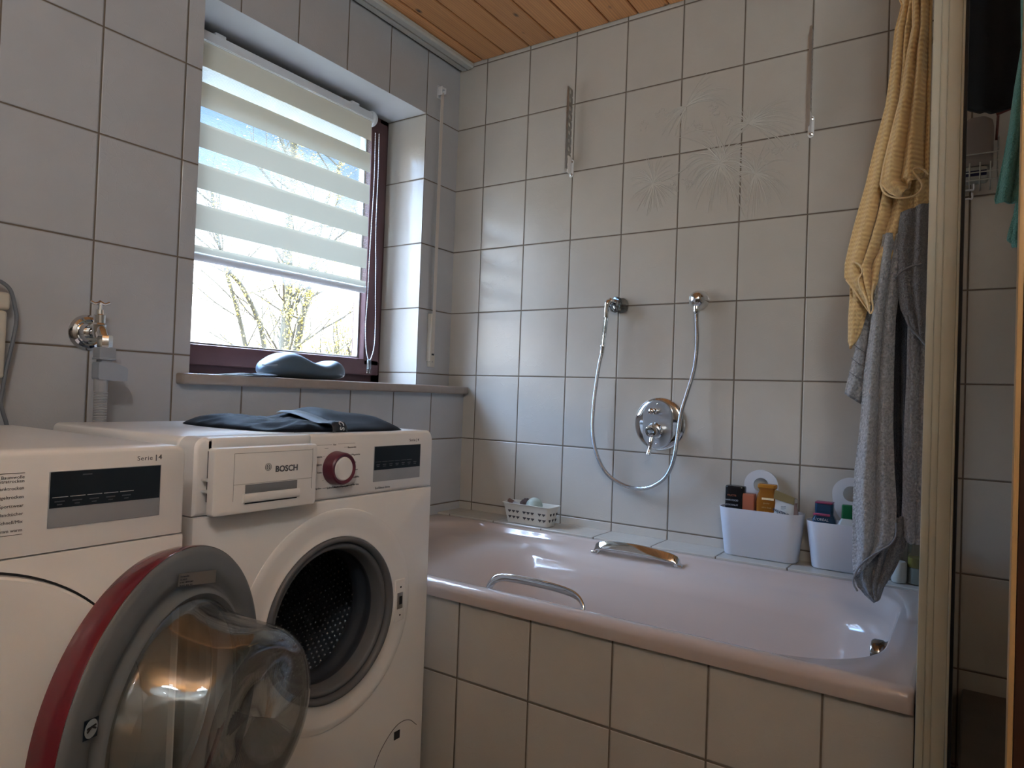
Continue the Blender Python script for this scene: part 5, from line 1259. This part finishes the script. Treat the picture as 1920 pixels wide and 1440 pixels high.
bm = BM(); box(bm, -.1032, -.101, yr + .020, -1.602, zb + .012, zb + .026, .001); obj('blue_band', bm, simple('packet_blue', (.012, .012, .07), .4, noise_s=12, noise_a=.2), bx_)
bm = BM(); p = on('x', -.09, 1868, 214); tube(bm, [p, p + V((.0, -.045, .014))], .0045, 10); tube(bm, [p + V((0, -.004, -.004)), p + V((.02, -.002, -.06))], .003, 8)
tag(obj('razor', bm, simple('red_plastic', (.16, .045, .035), .4, noise_s=12, noise_a=.1)), 'small red-brown razor hooked over the wire basket beside the teal towel', 'razor')

# door edge at the right side of the view
dr1 = D.objects.new('door_1', None); COL.objects.link(dr1); dr1['kind'] = 'structure'; dr1.location = (-1.2, -1.75, 0)
X_ = -1.30
a = on('x', X_, 1907, 600); b_ = on('x', X_, 1918, 600)
lean = 0
bm = BM(); box(bm, X_, X_ + .036, b_.y, a.y, .01, 2.10, .001)
obj('edge_strip', bm, simple('light_oak', (.50, .31, .13), .45, noise_s=14, noise_a=.15), dr1)
bm = BM(); box(bm, X_ + .001, X_ + .036, b_.y - .60, b_.y - .0004, .01, 2.10, .001); obj('door_leaf', bm, simple('dark_walnut', (.055, .022, .012), .45, noise_s=14, noise_a=.2), dr1)

# ------------------------------------------------------------------ fill lamp behind the viewer, added unseen to brighten the room
LC = V((-2.66, -2.02, 1.99))
cl = thing('fill_lamp', 'added fill lamp, an unseen white globe behind the viewer', 'lamp', LC)
m, nt, b = newmat('fill_glow'); b.inputs['Base Color'].default_value = (.8, .78, .74, 1); b.inputs['Emission Color'].default_value = (.86, .98, 1.05, 1)
nn_ = N(nt, 'ShaderNodeTexNoise'); nn_.inputs['Scale'].default_value = 3
nt.links.new(mth(nt, 'MULTIPLY_ADD', nn_.outputs[0], .02 * FILL_LAMP, FILL_LAMP), b.inputs['Emission Strength'])
bm = BM(); lathe(bm, LC, (0, 0, -1), [(.14 * math.sin(PI * k / 16), -.14 * math.cos(PI * k / 16)) for k in range(17)], 40); obj('fill_globe', bm, m, cl, angle=3)
md = D.materials.new('dish_diffuser'); md.use_nodes = True; nt = md.node_tree; nt.nodes.clear(); o_ = N(nt, 'ShaderNodeOutputMaterial'); d1 = N(nt, 'ShaderNodeBsdfDiffuse'); d2 = N(nt, 'ShaderNodeBsdfTranslucent'); mx = N(nt, 'ShaderNodeMixShader')
nz = N(nt, 'ShaderNodeTexNoise'); nz.inputs['Scale'].default_value = 5; nt.links.new(mixc(nt, nz.outputs[0], (.78, .78, .76), (.84, .84, .82)), d1.inputs[0]); d2.inputs[0].default_value = (.8, .8, .78, 1); mx.inputs[0].default_value = .20
nt.links.new(d1.outputs[0], mx.inputs[1]); nt.links.new(d2.outputs[0], mx.inputs[2]); nt.links.new(mx.outputs[0], o_.inputs[0])
bm = BM(); lathe(bm, LC, (0, 0, -1), [(.02, .175), (.12, .175), (.20, .165), (.26, .145)], 48); obj('cutoff_dish', bm, md, cl, angle=3)  # added dish keeps the fill lamp's direct light off low surfaces
bm = BM(); tube(bm, [LC + V((0, 0, .139)), V((LC.x, LC.y, 2.276))], .006, 10); lathe(bm, (LC.x, LC.y, 2.277), (0, 0, -1), [(.05, 0), (.05, .02), (.01, .03)], 24); obj('fill_lamp_rod', bm, M['chrome'], cl)

# ================================================================== OUTSIDE
def tree(label, trunks, seed, nleaf, gloc):
    t = thing('tree', label, 'tree', gloc, 'bare trees outside the window'); rr = random.Random(seed); bm = BM(); ends = []
    def branch(p, d, L, r, lev):
        n_ = 5; pts = [p]; rs = [r]
        for i in range(n_):
            d = (d + V((rr.uniform(-.18, .18), rr.uniform(-.18, .18), rr.uniform(-.08, .16)))).normalized(); p = p + d * (L / n_); pts.append(p); rs.append(r * (1 - .55 * (i + 1) / n_))
            if lev < 4 and rr.random() < .85:
                q = (d + V((rr.uniform(-1, 1), rr.uniform(-.6, .6), rr.uniform(-.2, .8)))).normalized(); branch(p, q, L * rr.uniform(.45, .7), rs[-1] * .6, lev + 1)
            if lev >= 2: ends.append((p, d))
        tube(bm, pts, rs, 5 if lev > 1 else 8)
    for pts, r in trunks:
        sp_ = spline(pts, 6); nn_ = len(sp_); tube(bm, sp_, [r * (1 - .55 * i / nn_) for i in range(nn_)], 10)
        for i in range(3, nn_, 2):
            branch(sp_[i], V((rr.uniform(-1, 1), rr.uniform(-.5, .5), rr.uniform(.1, .9))).normalized(), rr.uniform(.7, 1.3), r * .28, 2)
        for i in range(nn_):
            for _ in range(30): ends.append((sp_[i] + V((rr.uniform(-r, r), -r * .9, rr.uniform(-.1, .1))), V((0, 0, 1))))
    obj('branches', bm, M['bark'], t)
    bm = BM(); tt = bmesh.new()
    for k in range(nleaf):
        p, d = rr.choice(ends); p = p + V((rr.uniform(-.05, .05), rr.uniform(-.05, .05), rr.uniform(-.06, .06))); s = rr.uniform(.014, .034)
        a = V((rr.uniform(-1, 1), rr.uniform(-1, 1), rr.uniform(-1, 1))).normalized() * s; b_ = a.orthogonal().normalized() * s * .6; c_ = a.cross(b_).normalized() * s * .5
        vs_ = [tt.verts.new(p + q) for q in (a, b_, c_ - a * .5, -b_ - a * .4)]
        for f_ in ((0, 1, 2), (0, 2, 3), (0, 3, 1), (1, 3, 2)): tt.faces.new([vs_[i] for i in f_])
    merge(bm, tt); obj('catkins', bm, M['catkin'], t, smooth=False, kind='stuff')
YT = 7.5
def O(px, py, y=YT): return on('y', y, px, py)
tree('bare tree with two yellowish trunks in the middle of the window', [([O(526, 780), O(530, 690), O(536, 600), O(541, 520), O(540, 430), O(552, 330), O(548, 230), O(560, 120)], .085), ([O(548, 760), O(552, 690), O(563, 610), O(578, 550), O(592, 470), O(612, 380), O(640, 300)], .06)], 5, 6500, O(535, 800))
tree('thin bare tree with slanting branches at the left of the window', [([O(505, 740, 9.5), O(490, 620, 9.5), O(455, 540, 9.5), O(425, 500, 9.5), O(405, 430, 9.5), O(395, 330, 9.5)], .05), ([O(470, 700, 9.5), O(452, 610, 9.5), O(430, 530, 9.5), O(415, 480, 9.5)], .045)], 8, 900, O(480, 780, 9.5))
def bush(label, pts, seed, n_, nl):
    t = thing('shrub', label, 'shrub', pts[0]); rr = random.Random(seed); bm = BM(); ends = []
    for k in range(n_):
        p = V(rr.choice(pts)) + V((rr.uniform(-.5, .5), rr.uniform(-.3, .3), 0)); d = V((rr.uniform(-.6, .6), rr.uniform(-.3, .3), 1)).normalized(); L = rr.uniform(.6, 1.5); q = [p]
        for i in range(6): d = (d + V((rr.uniform(-.4, .4), rr.uniform(-.2, .2), rr.uniform(-.1, .2)))).normalized(); p = p + d * L / 6; q.append(p); ends.append(p)
        tube(bm, q, [.012 * (1 - .8 * i / 6) for i in range(7)], 4)
    obj('twigs', bm, M['bark'], t); bm = BM(); tt = bmesh.new()
    for k in range(nl):
        p = rr.choice(ends) + V((rr.uniform(-.1, .1), rr.uniform(-.1, .1), rr.uniform(-.1, .1))); s = rr.uniform(.02, .045); a = V((rr.uniform(-1, 1), rr.uniform(-1, 1), rr.uniform(-1, 1))).normalized() * s; b_ = a.orthogonal().normalized() * s * .6; c_ = a.cross(b_).normalized() * s * .5
        vs_ = [tt.verts.new(p + q) for q in (a, b_, c_ - a * .5, -b_ - a * .4)]
        for f_ in ((0, 1, 2), (0, 2, 3), (0, 3, 1), (1, 3, 2)): tt.faces.new([vs_[i] for i in f_])
    merge(bm, tt); obj('leaves', bm, M['catkin'], t, smooth=False, kind='stuff')
bush('yellowish tangled shrub at the lower right of the window view', [O(610, 740, 8.2), O(640, 730, 8.2), O(670, 720, 8.2), O(650, 700, 8.2)], 9, 90, 2200)
